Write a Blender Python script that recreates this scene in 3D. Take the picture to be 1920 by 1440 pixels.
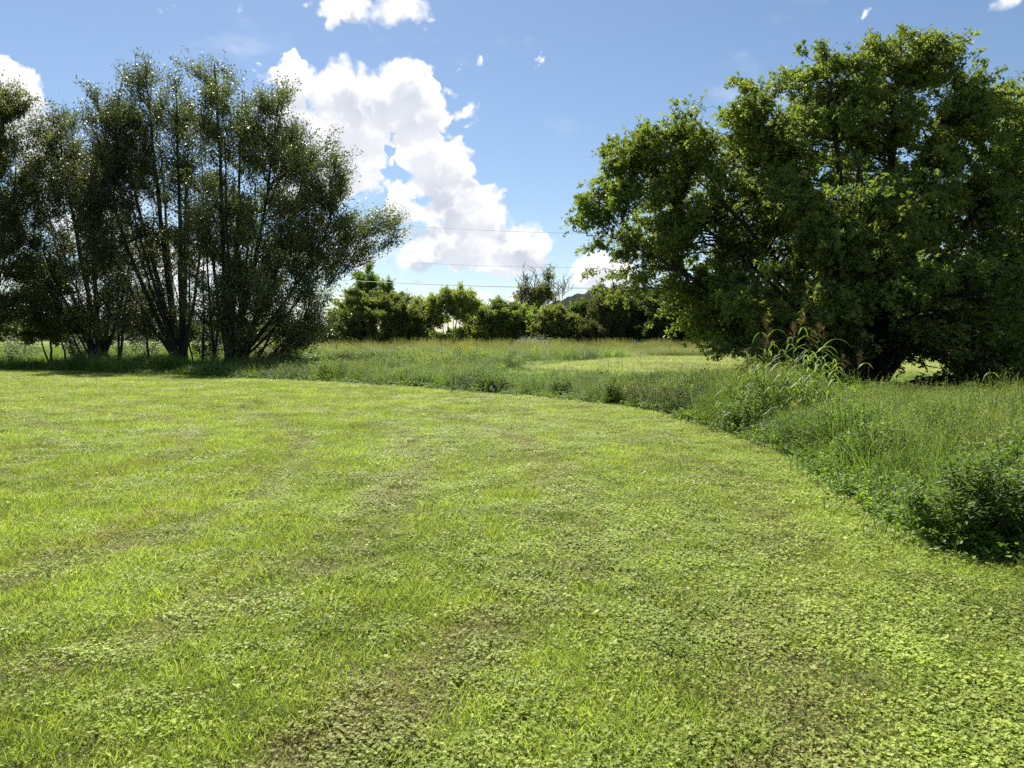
import bpy, math, random
import numpy as np
from mathutils import Vector

# ------------------------------------------------------------------ camera, sky, sun, exposure
sc = bpy.context.scene
for o in list(bpy.data.objects):
    bpy.data.objects.remove(o)
F = 1490.0                      # focal length in photo pixels (1920 wide)
HOR = 638.0                     # horizon row
PITCH = math.atan((720 - HOR) / F)
CAMH = 1.6
cam = bpy.data.cameras.new("camera")
cam.sensor_width = 36.0
cam.lens = 36.0 * F / 1920.0
cam.clip_start = 0.05
cam.clip_end = 6000
camo = bpy.data.objects.new("camera", cam)
sc.collection.objects.link(camo)
camo.location = (0, 0, CAMH)
camo.rotation_euler = (math.pi / 2 - PITCH, 0, 0)
sc.camera = camo

SUN_EL = math.radians(49)
SUN_AZ = math.radians(-18)       # from +Y, positive towards +X
SUND = Vector((math.sin(SUN_AZ) * math.cos(SUN_EL), math.cos(SUN_AZ) * math.cos(SUN_EL), math.sin(SUN_EL)))
sl = bpy.data.lights.new("sun", 'SUN')
sl.energy = 5.0
sl.angle = math.radians(0.53)
sl.color = (1.0, 0.95, 0.86)
so = bpy.data.objects.new("sun", sl)
so.rotation_euler = SUND.to_track_quat('Z', 'Y').to_euler()
so.location = (0, 0, 60)
sc.collection.objects.link(so)

sc.view_settings.view_transform = 'Standard'
sc.view_settings.look = 'None'
sc.view_settings.exposure = 1.16
sc.view_settings.gamma = 1.0
sc.render.engine = 'CYCLES'
cy = sc.cycles
cy.max_bounces = 7
cy.diffuse_bounces = 5
cy.glossy_bounces = 2
cy.transmission_bounces = 4
cy.transparent_max_bounces = 4
cy.caustics_reflective = False
cy.caustics_refractive = False
cy.sample_clamp_indirect = 6
cy.use_denoising = False

# ---------------- small node helpers
class NT:
    def __init__(self, tree):
        self.t = tree
        self.L = tree.links
    def n(self, typ, **kw):
        nd = self.t.nodes.new(typ)
        for k, v in kw.items():
            setattr(nd, k, v)
        return nd
    def inp(self, sock, v):
        if hasattr(v, 'is_output') or isinstance(v, bpy.types.NodeSocket):
            self.L.new(v, sock)
        elif v is not None:
            sock.default_value = v
    def math(self, op, a, b=None, c=None, clamp=False):
        nd = self.n('ShaderNodeMath', operation=op)
        nd.use_clamp = clamp
        self.inp(nd.inputs[0], a)
        if b is not None: self.inp(nd.inputs[1], b)
        if c is not None: self.inp(nd.inputs[2], c)
        return nd.outputs[0]
    def vmath(self, op, a, b=None, c=None, out=0):
        nd = self.n('ShaderNodeVectorMath', operation=op)
        self.inp(nd.inputs[0], a)
        if b is not None: self.inp(nd.inputs[1], b)
        if c is not None: self.inp(nd.inputs[2], c)
        return nd.outputs[out]
    def noise(self, vec, scale, detail=3, rough=0.55, dist=0.0, ntype=None, col=False):
        nd = self.n('ShaderNodeTexNoise')
        if ntype: nd.noise_type = ntype
        self.inp(nd.inputs['Vector'], vec)
        nd.inputs['Scale'].default_value = scale
        nd.inputs['Detail'].default_value = detail
        nd.inputs['Roughness'].default_value = rough
        nd.inputs['Distortion'].default_value = dist
        return nd.outputs['Color' if col else 'Fac']
    def smooth(self, v, a, b, lo=0.0, hi=1.0):
        nd = self.n('ShaderNodeMapRange', interpolation_type='SMOOTHSTEP')
        self.inp(nd.inputs[0], v)
        nd.inputs[1].default_value = a; nd.inputs[2].default_value = b
        nd.inputs[3].default_value = lo; nd.inputs[4].default_value = hi
        return nd.outputs[0]
    def lin(self, v, a, b, lo=0.0, hi=1.0):
        nd = self.n('ShaderNodeMapRange')
        nd.clamp = True
        self.inp(nd.inputs[0], v)
        nd.inputs[1].default_value = a; nd.inputs[2].default_value = b
        nd.inputs[3].default_value = lo; nd.inputs[4].default_value = hi
        return nd.outputs[0]
    def mix(self, f, a, b, blend='MIX'):
        nd = self.n('ShaderNodeMix', data_type='RGBA', blend_type=blend)
        self.inp(nd.inputs[0], f)
        for s, v in ((nd.inputs[6], a), (nd.inputs[7], b)):
            if isinstance(v, tuple) and len(v) == 3: v = (*v, 1)
            self.inp(s, v)
        return nd.outputs[2]
    def sep(self, v):
        nd = self.n('ShaderNodeSeparateXYZ'); self.inp(nd.inputs[0], v); return nd.outputs
    def comb(self, x, y, z):
        nd = self.n('ShaderNodeCombineXYZ')
        for s, v in zip(nd.inputs, (x, y, z)): self.inp(s, v)
        return nd.outputs[0]

# ---------------- world: Nishita sky with cumulus as a layer at infinity
world = bpy.data.worlds.new("World")
sc.world = world
world.use_nodes = True
wt = world.node_tree
wt.nodes.clear()
W = NT(wt)
tc = W.n('ShaderNodeTexCoord')
sky = W.n('ShaderNodeTexSky', sky_type='NISHITA')
sky.sun_disc = False
sky.sun_elevation = SUN_EL
sky.sun_rotation = SUN_AZ
sky.altitude = 100
sky.air_density = 1.0
sky.dust_density = 0.25
sky.ozone_density = 3.0

def sky_ae(px, py):
    """azimuth, elevation (rad) of a point of the sky seen in the photograph"""
    a = (px - 960) / F; b = (720 - py) / F
    d = Vector((a, math.cos(PITCH) + b * math.sin(PITCH), -math.sin(PITCH) + b * math.cos(PITCH))).normalized()
    return math.atan2(d.x, d.y), math.asin(d.z)
# each cloud lump: centre x, y and half sizes in photo scale, strength
LUMPS = [
    (565,165,75,42,1),(640,160,62,42,1),(700,172,60,42,1),(765,158,66,46,1),(800,205,42,52,1),(740,200,90,45,1),
    (640,225,120,60,1),(560,250,90,80,1),(640,300,80,80,1),(600,340,90,60,1),(690,305,40,40,.8),
    (790,275,46,60,1),(770,300,42,30,.8),(840,300,48,46,1),(862,310,30,26,.9),(815,330,60,40,1),
    (742,372,22,52,.95),(770,408,50,24,.9),(845,375,52,46,1),(880,392,62,40,1),(920,405,44,30,.9),(800,400,60,26,.7),
    (850,455,110,48,1.05),(950,455,95,45,1.05),(1000,480,62,44,.95),(790,482,56,30,1),(900,490,150,30,.9),(700,455,60,60,.7),
    (690,480,90,40,.8),(1045,500,40,22,.6),
    (650,14,62,26,.95),(628,44,22,26,.8),(740,10,58,28,.95),(700,4,60,18,.8),(600,6,26,16,.6),(735,40,22,20,.7),
    (0,150,34,36,1),(30,200,46,60,1),(80,270,60,70,.9),(140,400,110,70,.8),(350,480,150,60,.75),(240,560,200,50,.7),
    (1110,508,38,30,.95),(1150,520,60,40,.9),(1052,410,56,12,.62),(1100,424,40,10,.5),
    (1890,2,50,15,.8),(1670,22,50,22,.12),(870,194,36,42,.34),(832,148,22,34,.32),(855,122,24,22,.24),(898,128,22,22,.24),(1000,126,60,24,.10),(284,0,34,16,.26),(440,2,30,16,.26),
    (785,528,30,18,.7),(900,556,36,14,.75),(955,560,60,18,.75),(860,590,120,12,.6),(560,590,200,18,.6),(1500,600,300,20,.6),
]
def field_group():
    g = bpy.data.node_groups.new('cloud_field', 'ShaderNodeTree')
    g.interface.new_socket('P', in_out='INPUT', socket_type='NodeSocketVector')
    g.interface.new_socket('F', in_out='OUTPUT', socket_type='NodeSocketFloat')
    G = NT(g)
    gi = G.n('NodeGroupInput'); go = G.n('NodeGroupOutput')
    P = gi.outputs[0]
    # gentle warp so lumps are not ellipses
    wn = G.noise(P, 11, 4, .6, col=True)
    wv = G.vmath('MULTIPLY', G.vmath('SUBTRACT', wn, (.5, .5, .5)), (.075, .055, 0))
    Pw = G.vmath('ADD', P, wv)
    acc = None
    for (x, y, rx, ry, s) in LUMPS:
        az, el = sky_ae(x, y)
        k = 1.36 if s > .85 else 1.2
        v = G.vmath('SUBTRACT', Pw, (az, el, 0))
        v = G.vmath('MULTIPLY', v, (F / (rx * k), F / (ry * k), 0))
        l = G.vmath('LENGTH', v, out=1)
        f = G.math('MULTIPLY_ADD', l, -s * (1.25 if s > .85 else 1), s * (1.25 if s > .85 else 1))
        acc = f if acc is None else G.math('SMOOTH_MAX', acc, f, 0.22)
    # cauliflower detail: inverted voronoi plus noise
    vo = G.n('ShaderNodeTexVoronoi', feature='SMOOTH_F1')
    vo.inputs['Scale'].default_value = 34; vo.inputs['Detail'].default_value = 2.5
    vo.inputs['Roughness'].default_value = .55; vo.inputs['Smoothness'].default_value = .35
    G.inp(vo.inputs['Vector'], Pw)
    n1 = G.math('MULTIPLY', G.math('SUBTRACT', .50, vo.outputs['Distance']), .60)
    n2 = G.math('MULTIPLY', G.math('SUBTRACT', G.noise(P, 60, 6, .66), .5), .62)
    acc = G.math('MAXIMUM', acc, -1.0)
    G.inp(go.inputs[0], G.math('ADD', acc, G.math('ADD', n1, n2)))
    return g
fg = field_group()
dx, dy, dz = W.sep(tc.outputs['Generated'])[:3]
az = W.math('ARCTAN2', dx, dy)
el = W.math('ARCSINE', dz)
P = W.comb(az, el, 0.0)
def fieldat(vec):
    nd = W.n('ShaderNodeGroup'); nd.node_tree = fg
    W.inp(nd.inputs[0], vec); return nd.outputs[0]
f0 = fieldat(P)
f1 = fieldat(W.vmath('ADD', P, (-.008, .022, 0)))
wid = W.smooth(W.noise(P, 6.5, 2, .5), .38, .62, .14, .55)
alpha = W.smooth(W.math('DIVIDE', W.math('SUBTRACT', f0, -.02), wid), 0, 1)
wisp = W.noise(W.vmath('MULTIPLY', P, (1, 2.2, 1)), 5, 5, .6)
alpha = W.math('MAXIMUM', alpha, W.smooth(wisp, .56, .8, 0, .35))
thick = W.smooth(f1, .15, .72)
broad = W.smooth(W.noise(P, 7, 3, .5), .38, .62, .45, 1.0)
shade = W.math('MULTIPLY', thick, broad)
ccol = W.mix(shade, (.98, .985, 1.0), (.55, .60, .70))
bg_sky = W.n('ShaderNodeBackground'); 
skyc = W.mix(1.0, sky.outputs[0], (1.0, 1.0, 1.0), 'MULTIPLY')
# thin whitish veil low over the horizon
W.inp(bg_sky.inputs[0], skyc); bg_sky.inputs[1].default_value = 0.0505
bg_c = W.n('ShaderNodeBackground'); W.inp(bg_c.inputs[0], ccol); bg_c.inputs[1].default_value = 0.49
mx = W.n('ShaderNodeMixShader')
W.inp(mx.inputs[0], alpha); W.L.new(bg_sky.outputs[0], mx.inputs[1]); W.L.new(bg_c.outputs[0], mx.inputs[2])
wo = W.n('ShaderNodeOutputWorld'); W.L.new(mx.outputs[0], wo.inputs[0])
world.cycles.sampling_method = 'MANUAL'
world.cycles.sample_map_resolution = 256

# ------------------------------------------------------------------ helpers
def W3(px, py, Y):
    """point at distance Y that the photograph shows at px, py"""
    a = (px - 960) / F; b = (720 - py) / F
    fy = math.cos(PITCH) + b * math.sin(PITCH); fz = -math.sin(PITCH) + b * math.cos(PITCH)
    t = Y / fy
    return np.array((a * t, Y, CAMH + fz * t))
def GXY(px, py):
    a = (px - 960) / F; b = (720 - py) / F
    fy = math.cos(PITCH) + b * math.sin(PITCH); fz = -math.sin(PITCH) + b * math.cos(PITCH)
    t = -CAMH / fz
    return (a * t, fy * t)

def tag(o, label=None, cat=None, group=None, kind=None):
    if label: o['label'] = label
    if cat: o['category'] = cat
    if group: o['group'] = group
    if kind: o['kind'] = kind
    return o
def link(o, parent=None):
    sc.collection.objects.link(o)
    if parent is not None: o.parent = parent
    return o
def empty(name, loc):
    o = bpy.data.objects.new(name, None)
    o.location = loc
    return link(o)

def norm(v):
    return v / np.maximum(np.linalg.norm(v, axis=-1, keepdims=True), 1e-9)

class MB:
    """collects quads in numpy arrays"""
    def __init__(s):
        s.V = []; s.Q = []; s.T = []; s.M = []; s.n = 0
    def add(s, V, Q, tint, mat=0):
        V = np.asarray(V, float).reshape(-1, 3); Q = np.asarray(Q).reshape(-1, 4)
        s.V.append(V); s.Q.append(Q + s.n)
        t = np.asarray(tint, float)
        if t.ndim == 0: t = np.full(len(Q), float(t))
        s.T.append(t); s.M.append(np.full(len(Q), mat)); s.n += len(V)
    def leaves(s, P, D, N, L, Wd, tint, mat=0, fold=0.0):
        """rhombic leaves at P along D with normal N"""
        P = np.asarray(P); n = len(P)
        if n == 0: return
        D = norm(D); side = norm(np.cross(N, D)); nn = np.cross(D, side)
        L = np.broadcast_to(np.asarray(L, float), (n,))[:, None]; Wd = np.broadcast_to(np.asarray(Wd, float), (n,))[:, None]
        mid = P + D * L * .45
        V = np.stack([P, mid + side * Wd * .5 + nn * fold * Wd, P + D * L - nn * fold * L * .25, mid - side * Wd * .5 + nn * fold * Wd], 1)
        Q = np.arange(n * 4).reshape(n, 4)
        s.add(V, Q, np.broadcast_to(tint, (n,)), mat)
    def blades(s, P, D, L, Wd, bend, tint, mat=0, seg=3, face=None, rng=None):
        """tapered ribbons: start P, direction D, bending towards the ground by `bend` (angle, rad)"""
        P = np.asarray(P); n = len(P)
        D = norm(D)
        L = np.broadcast_to(np.asarray(L, float), (n,)); Wd = np.broadcast_to(np.asarray(Wd, float), (n,)); bend = np.broadcast_to(np.asarray(bend, float), (n,))
        H = D.copy(); H[:, 2] = 0
        bad = np.linalg.norm(H, axis=1) < 1e-3
        H[bad] = (1, 0, 0)
        H = norm(H)
        if face is None:
            ang = (rng.random(n) * math.pi) if rng is not None else np.zeros(n)
            side = np.stack([np.cos(ang), np.sin(ang), np.zeros(n)], 1)
            side = norm(side - D * (side * D).sum(1, keepdims=True))
        else:
            side = norm(np.cross(D, H) + 1e-6)
            side = norm(np.stack([-H[:, 1], H[:, 0], np.zeros(n)], 1))
        a0 = np.arctan2(np.linalg.norm(D[:, :2], axis=1), D[:, 2])
        pts = [P]; cur = P
        for k in range(seg):
            a = a0 + bend * (k + .5) / seg
            d = H * np.sin(a)[:, None] + np.array((0, 0, 1.)) * np.cos(a)[:, None]
            cur = cur + d * (L / seg)[:, None]
            pts.append(cur)
        rows = []
        for k, p in enumerate(pts):
            u = k / seg
            w = (Wd * (1.0 - u ** 1.6) * (.7 + .6 * min(u * 3, 1) * .5) + Wd * .04)[:, None]
            rows += [p - side * w * .5, p + side * w * .5]
        V = np.stack(rows, 1)
        base = (np.arange(n) * 2 * (seg + 1))[:, None]
        Q = np.concatenate([base + np.array([2 * k, 2 * k + 1, 2 * k + 3, 2 * k + 2]) for k in range(seg)], 0)
        s.add(V, Q, np.tile(np.broadcast_to(tint, (n,)), seg), mat)
    def tubes(s, pts, rad, sides=5, tint=.5, mat=0):
        """pts (n,K,3), rad (n,K)"""
        pts = np.asarray(pts, float); rad = np.asarray(rad, float)
        n, K, _ = pts.shape
        T = np.empty_like(pts)
        T[:, 1:-1] = pts[:, 2:] - pts[:, :-2]; T[:, 0] = pts[:, 1] - pts[:, 0]; T[:, -1] = pts[:, -1] - pts[:, -2]
        T = norm(T)
        ref = np.tile(np.array((.31, .93, .17)), (n, 1))
        ref[np.abs((norm(pts[:, -1] - pts[:, 0]) * norm(ref)).sum(1)) > .9] = (1, 0, 0)
        U = norm(np.cross(T, ref[:, None, :])); Vv = np.cross(T, U)
        an = np.arange(sides) * 2 * math.pi / sides
        ring = pts[:, :, None, :] + rad[:, :, None, None] * (U[:, :, None, :] * np.cos(an)[None, None, :, None] + Vv[:, :, None, :] * np.sin(an)[None, None, :, None])
        V = ring.reshape(-1, 3)
        idx = np.arange(n * K * sides).reshape(n, K, sides)
        a = idx[:, :-1]; b = idx[:, 1:]
        Q = np.stack([a, np.roll(a, -1, 2), np.roll(b, -1, 2), b], -1).reshape(-1, 4)
        s.add(V, Q, tint, mat)
    def mesh(s, name, mats, smooth=False):
        V = np.concatenate(s.V); Q = np.concatenate(s.Q); T = np.concatenate(s.T); M = np.concatenate(s.M)
        me = bpy.data.meshes.new(name)
        me.vertices.add(len(V)); me.vertices.foreach_set('co', V.astype(np.float32).ravel())
        me.loops.add(len(Q) * 4); me.loops.foreach_set('vertex_index', Q.astype(np.int32).ravel())
        me.polygons.add(len(Q)); me.polygons.foreach_set('loop_start', (np.arange(len(Q)) * 4).astype(np.int32))
        me.update(calc_edges=True)
        at = me.attributes.new('tint', 'FLOAT', 'FACE'); at.data.foreach_set('value', T.astype(np.float32))
        for m in mats: me.materials.append(m)
        if len(mats) > 1: me.polygons.foreach_set('material_index', M.astype(np.int32))
        me.polygons.foreach_set('use_smooth', np.full(len(Q), smooth))
        me.update()
        return me
    def obj(s, name, mats, parent=None, smooth=False):
        return link(bpy.data.objects.new(name, s.mesh(name, mats, smooth)), parent)

# ------------------------------------------------------------------ materials
def leaf_mat(name, a, b, trans=.45, rough=.45, spec=.35, patch=None, pscale=.5, tmul=(1.15, 1.25, .55), var=.35, rnd=0.25):
    """a/b: base colours mixed by each leaf's own tint; patch: colour of the drier patches of the place"""
    m = bpy.data.materials.new(name); m.use_nodes = True
    t = m.node_tree; t.nodes.clear(); N = NT(t)
    at = N.n('ShaderNodeAttribute'); at.attribute_name = 'tint'
    geo = N.n('ShaderNodeNewGeometry')
    col = N.mix(at.outputs['Fac'], a, b)
    nz = N.noise(geo.outputs['Position'], pscale, 3, .6)
    col = N.mix(1.0, col, N.comb(*[N.lin(nz, .3, .7, 1 - var, 1 + var)] * 3), 'MULTIPLY')
    if rnd:
        oi = N.n('ShaderNodeObjectInfo')
        r = N.lin(oi.outputs['Random'], 0, 1, 1 - rnd, 1 + rnd)
        col = N.mix(1.0, col, N.comb(r, r, r), 'MULTIPLY')
    if patch:
        col = N.mix(patch_factor(N, geo.outputs['Position']), col, patch)
    pb = N.n('ShaderNodeBsdfPrincipled')
    N.inp(pb.inputs['Base Color'], col); pb.inputs['Roughness'].default_value = rough
    pb.inputs['Specular IOR Level'].default_value = spec
    tr = N.n('ShaderNodeBsdfTranslucent')
    N.inp(tr.inputs[0], N.mix(1.0, col, tmul, 'MULTIPLY'))
    mxs = N.n('ShaderNodeMixShader'); mxs.inputs[0].default_value = trans
    N.L.new(pb.outputs[0], mxs.inputs[1]); N.L.new(tr.outputs[0], mxs.inputs[2])
    out = N.n('ShaderNodeOutputMaterial'); N.L.new(mxs.outputs[0], out.inputs[0])
    return m

ROWC = (-15.5, 9.0, 0)
def patch_factor(N, pos):
    """worn brownish patches following the mowing rows (concentric with the lawn edge)"""
    v = N.vmath('SUBTRACT', pos, ROWC)
    x, y, z = N.sep(v)[:3]
    r = N.vmath('LENGTH', N.comb(x, y, 0.0), out=1)
    th = N.math('ARCTAN2', y, x)
    q = N.comb(N.math('MULTIPLY', r, 1.1), N.math('MULTIPLY', th, 5.0), 0.0)
    n1 = N.noise(q, 1.0, 3, .6)
    n2 = N.noise(N.comb(N.sep(pos)[0], N.sep(pos)[1], 0.0), 1.6, 4, .7)
    s = N.math('ADD', N.math('MULTIPLY', n1, .62), N.math('MULTIPLY', n2, .38))
    st = N.math('MULTIPLY', N.math('SINE', N.math('MULTIPLY_ADD', r, 3.6, N.math('MULTIPLY', n1, 1.2))), .075)
    return N.smooth(N.math('ADD', s, st), .54, .70, 0, .62)

def bark_mat(name, a, b):
    m = bpy.data.materials.new(name); m.use_nodes = True
    N = NT(m.node_tree); pb = m.node_tree.nodes['Principled BSDF']
    tcn = N.n('ShaderNodeTexCoord')
    v = N.vmath('MULTIPLY', tcn.outputs['Object'], (9, 9, 1.6))
    nz = N.noise(v, 2.0, 5, .65)
    N.inp(pb.inputs['Base Color'], N.mix(N.smooth(nz, .35, .65), a, b))
    pb.inputs['Roughness'].default_value = .9
    bp = N.n('ShaderNodeBump'); bp.inputs['Strength'].default_value = .7; bp.inputs['Distance'].default_value = .03
    N.inp(bp.inputs['Height'], nz); N.inp(pb.inputs['Normal'], bp.outputs[0])
    return m

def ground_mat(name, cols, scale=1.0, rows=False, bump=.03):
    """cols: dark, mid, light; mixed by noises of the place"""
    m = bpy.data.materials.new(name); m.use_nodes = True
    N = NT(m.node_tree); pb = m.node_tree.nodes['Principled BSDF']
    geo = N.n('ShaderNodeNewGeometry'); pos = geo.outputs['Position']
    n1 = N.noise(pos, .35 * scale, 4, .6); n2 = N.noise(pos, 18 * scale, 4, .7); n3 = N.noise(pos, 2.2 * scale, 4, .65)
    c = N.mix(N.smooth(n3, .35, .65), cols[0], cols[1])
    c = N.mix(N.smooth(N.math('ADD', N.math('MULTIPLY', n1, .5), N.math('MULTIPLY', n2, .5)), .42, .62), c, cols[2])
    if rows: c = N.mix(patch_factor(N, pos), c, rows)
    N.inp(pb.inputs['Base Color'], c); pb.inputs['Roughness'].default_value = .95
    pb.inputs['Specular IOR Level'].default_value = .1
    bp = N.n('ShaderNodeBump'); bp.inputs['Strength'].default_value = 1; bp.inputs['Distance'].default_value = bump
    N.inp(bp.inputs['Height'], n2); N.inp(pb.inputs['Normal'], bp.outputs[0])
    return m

def plain_mat(name, col, rough=.7, metal=0.0):
    m = bpy.data.materials.new(name); m.use_nodes = True
    N = NT(m.node_tree); pb = m.node_tree.nodes['Principled BSDF']
    tcn = N.n('ShaderNodeTexCoord')
    nz = N.noise(tcn.outputs['Object'], 3, 3, .6)
    N.inp(pb.inputs['Base Color'], N.mix(nz, tuple(c * .8 for c in col), tuple(min(1, c * 1.15) for c in col)))
    pb.inputs['Roughness'].default_value = rough; pb.inputs['Metallic'].default_value = metal
    return m

BROWN = (.25, .20, .09)
M = {}
M['blade'] = leaf_mat('lawn blade', (.245, .32, .05), (.39, .455, .10), .5, .55, .25, tmul=(1.1, 1.15, .7), patch=BROWN, pscale=.5, var=.3)
M['clover'] = leaf_mat('clover leaf', (.19, .27, .042), (.40, .455, .095), .38, .55, .2, tmul=(1.1, 1.15, .7), patch=(.27, .24, .09), pscale=.8, var=.25)
M['thatch'] = leaf_mat('dry clippings', (.28, .23, .12), (.16, .125, .06), .2, .8, .1, pscale=1.5, var=.3)
M['weed'] = leaf_mat('weed leaf', (.095, .165, .03), (.22, .30, .06), .46, .55, .25, pscale=.45, var=.35)
M['weedg'] = leaf_mat('tall grass blade', (.11, .175, .032), (.23, .30, .07), .48, .55, .25, pscale=.4, var=.3)
M['weedd'] = leaf_mat('dark weed leaf', (.095, .155, .03), (.18, .25, .05), .42, .55, .22, pscale=1.0, var=.3)
M['tan'] = leaf_mat('dry tall grass', (.32, .285, .18), (.25, .29, .12), .42, .6, .2, pscale=.12, var=.3)
M['redseed'] = leaf_mat('red brown seed', (.20, .115, .065), (.28, .19, .11), .3, .7, .2, pscale=1.0, var=.3)
M['yellow'] = leaf_mat('goldenrod bloom', (.42, .32, .02), (.30, .26, .03), .3, .7, .2, var=.2)
M['white'] = leaf_mat('white bloom', (.55, .57, .48), (.38, .43, .30), .3, .7, .2, tmul=(1, 1, 1), var=.15)
M['maple'] = leaf_mat('silver maple leaf', (.095, .12, .045), (.165, .19, .07), .42, .42, .45, tmul=(1.2, 1.25, .7), pscale=.25, var=.3)
M['elder'] = leaf_mat('box elder leaf', (.14, .19, .04), (.28, .33, .07), .52, .45, .4, tmul=(1.25, 1.3, .6), pscale=.45, var=.3)
M['olive'] = leaf_mat('olive leaf', (.20, .225, .075), (.31, .325, .11), .46, .6, .25, pscale=.2, var=.3)
M['fresh'] = leaf_mat('fresh green leaf', (.14, .21, .055), (.25, .31, .085), .46, .55, .25, pscale=.2, var=.3)
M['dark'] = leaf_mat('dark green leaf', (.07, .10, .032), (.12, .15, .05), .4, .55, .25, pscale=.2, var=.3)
M['rust'] = leaf_mat('rusty leaf', (.15, .10, .045), (.11, .12, .04), .3, .6, .2, pscale=.3, var=.3)
M['bark'] = bark_mat('maple bark', (.03, .026, .022), (.07, .06, .05))
M['barkd'] = bark_mat('dark bark', (.016, .014, .011), (.038, .033, .027))
M['deadwood'] = bark_mat('bare grey wood', (.12, .10, .085), (.22, .19, .16))
M['stalk'] = plain_mat('green stalk', (.10, .13, .05), .6)
M['cable'] = plain_mat('cable', (.05, .055, .06), .5)

# ------------------------------------------------------------------ ground
EDGE = [(-700, 676), (0, 694), (150, 698), (300, 704), (450, 711), (600, 717), (700, 722), (780, 727), (860, 735), (930, 741), (1000, 745), (1060, 752), (1130, 760),
        (1220, 775), (1280, 788), (1330, 802), (1400, 822), (1450, 842), (1510, 872), (1560, 903), (1610, 938), (1660, 972), (1710, 1010), (1750, 1040), (1830, 1056), (1920, 1066), (2300, 1080)]
EA = []
for (x, y) in EDGE:
    X, Y = GXY(x, y); EA.append((X / Y, Y))
EA = np.array(EA)
def edge_y(a):
    return np.interp(a, EA[:, 0], EA[:, 1])

def sheet(name, pts, z, mat):
    me = bpy.data.meshes.new(name)
    me.from_pydata([(x, y, z) for x, y in pts], [], [list(range(len(pts)))])
    me.materials.append(mat)
    o = link(bpy.data.objects.new(name, me)); o['kind'] = 'structure'
    return o
M['meadow'] = ground_mat('meadow ground', ((.08, .13, .025), (.13, .19, .035), (.17, .22, .05)), .35)
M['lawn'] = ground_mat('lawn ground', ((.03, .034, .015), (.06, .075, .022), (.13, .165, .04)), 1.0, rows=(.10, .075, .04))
M['field'] = ground_mat('mown field ground', ((.25, .31, .12), (.32, .34, .16), (.37, .37, .19)), .5)
sheet('ground', [(-3000, -300), (3000, -300), (3000, 3000), (-3000, 3000)], 0, M['meadow'])
lawn_pts = [(-60, -6), (12, -6), (9, 3)] + [(a * y, y) for a, y in EA[::-1]]
lawn_pts = [(-70, -8), (6, -8), (5.6, 2)] + [(float(a * y), float(y)) for a, y in EA[::-1]]
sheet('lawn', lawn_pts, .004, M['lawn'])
FIELD = [(.6, 44), (4, 56), (8, 68), (14, 77), (26, 80), (60, 79), (70, 60), (60, 40), (25, 38), (10, 39), (4, 41)]
sheet('field', FIELD, .004, M['field'])
FIELD_N = np.array(FIELD)
def inside(poly, X, Y):
    r = np.zeros(len(X), bool); n = len(poly)
    for i in range(n):
        x1, y1 = poly[i]; x2, y2 = poly[(i + 1) % n]
        c = ((y1 > Y) != (y2 > Y)) & (X < (x2 - x1) * (Y - y1) / (y2 - y1 + 1e-12) + x1)
        r ^= c
    return r

# far wooded hills
def hills():
    rng = np.random.default_rng(5)
    def ridge(name, px_h, Y, thick, seed, mat):
        n = 160; m = 26
        xs = np.linspace(px_h[0][0], px_h[-1][0], n)
        hy = np.interp(xs, [p[0] for p in px_h], [p[1] for p in px_h])
        X = (xs - 960) / F * Y; H = (HOR - hy) / F * Y
        ph = np.random.default_rng(seed).random(12) * 6.28
        V = []
        for j in range(m):
            v = j / (m - 1)
            prof = math.sin(min(v * 1.25, 1) * math.pi / 2) ** .8 if v < .8 else math.cos((v - .8) / .2 * math.pi / 2)
            bump = sum(np.sin(X / (18 + 7 * k) + v * 9 + ph[k]) * .5 / (1 + k * .4) for k in range(6))
            bump = bump + np.random.default_rng(seed + j).normal(0, 1.5, n)
            for i in range(n):
                V.append((X[i], Y + v * thick, max(-3, H[i] * prof + bump[i] * (1.0 if H[i] > 4 else .3) - (3 if v in (0., 1.) else 0))))
        mb = MB(); idx = np.arange(m * n).reshape(m, n)
        Q = np.stack([idx[:-1, :-1], idx[:-1, 1:], idx[1:, 1:], idx[1:, :-1]], -1)
        mb.add(V, Q, .5)
        o = mb.obj(name, [mat], smooth=True); o['kind'] = 'structure'
    M['hill'] = ground_mat('wooded hill', ((.010, .018, .010), (.018, .028, .013), (.028, .04, .018)), .12, bump=3)
    ridge('hill', [(900, 640), (1000, 590), (1040, 556), (1075, 538), (1110, 524), (1180, 508), (1260, 500), (1400, 495), (1600, 500), (1900, 520), (2300, 560), (2600, 640)], 620, 300, 1, M['hill'])
    ridge('hills', [(-900, 640), (-600, 600), (-200, 585), (100, 592), (300, 588), (450, 600), (560, 610), (640, 620), (760, 624), (900, 632), (1000, 640)], 1500, 500, 2, M['hill'])
hills()

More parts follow.
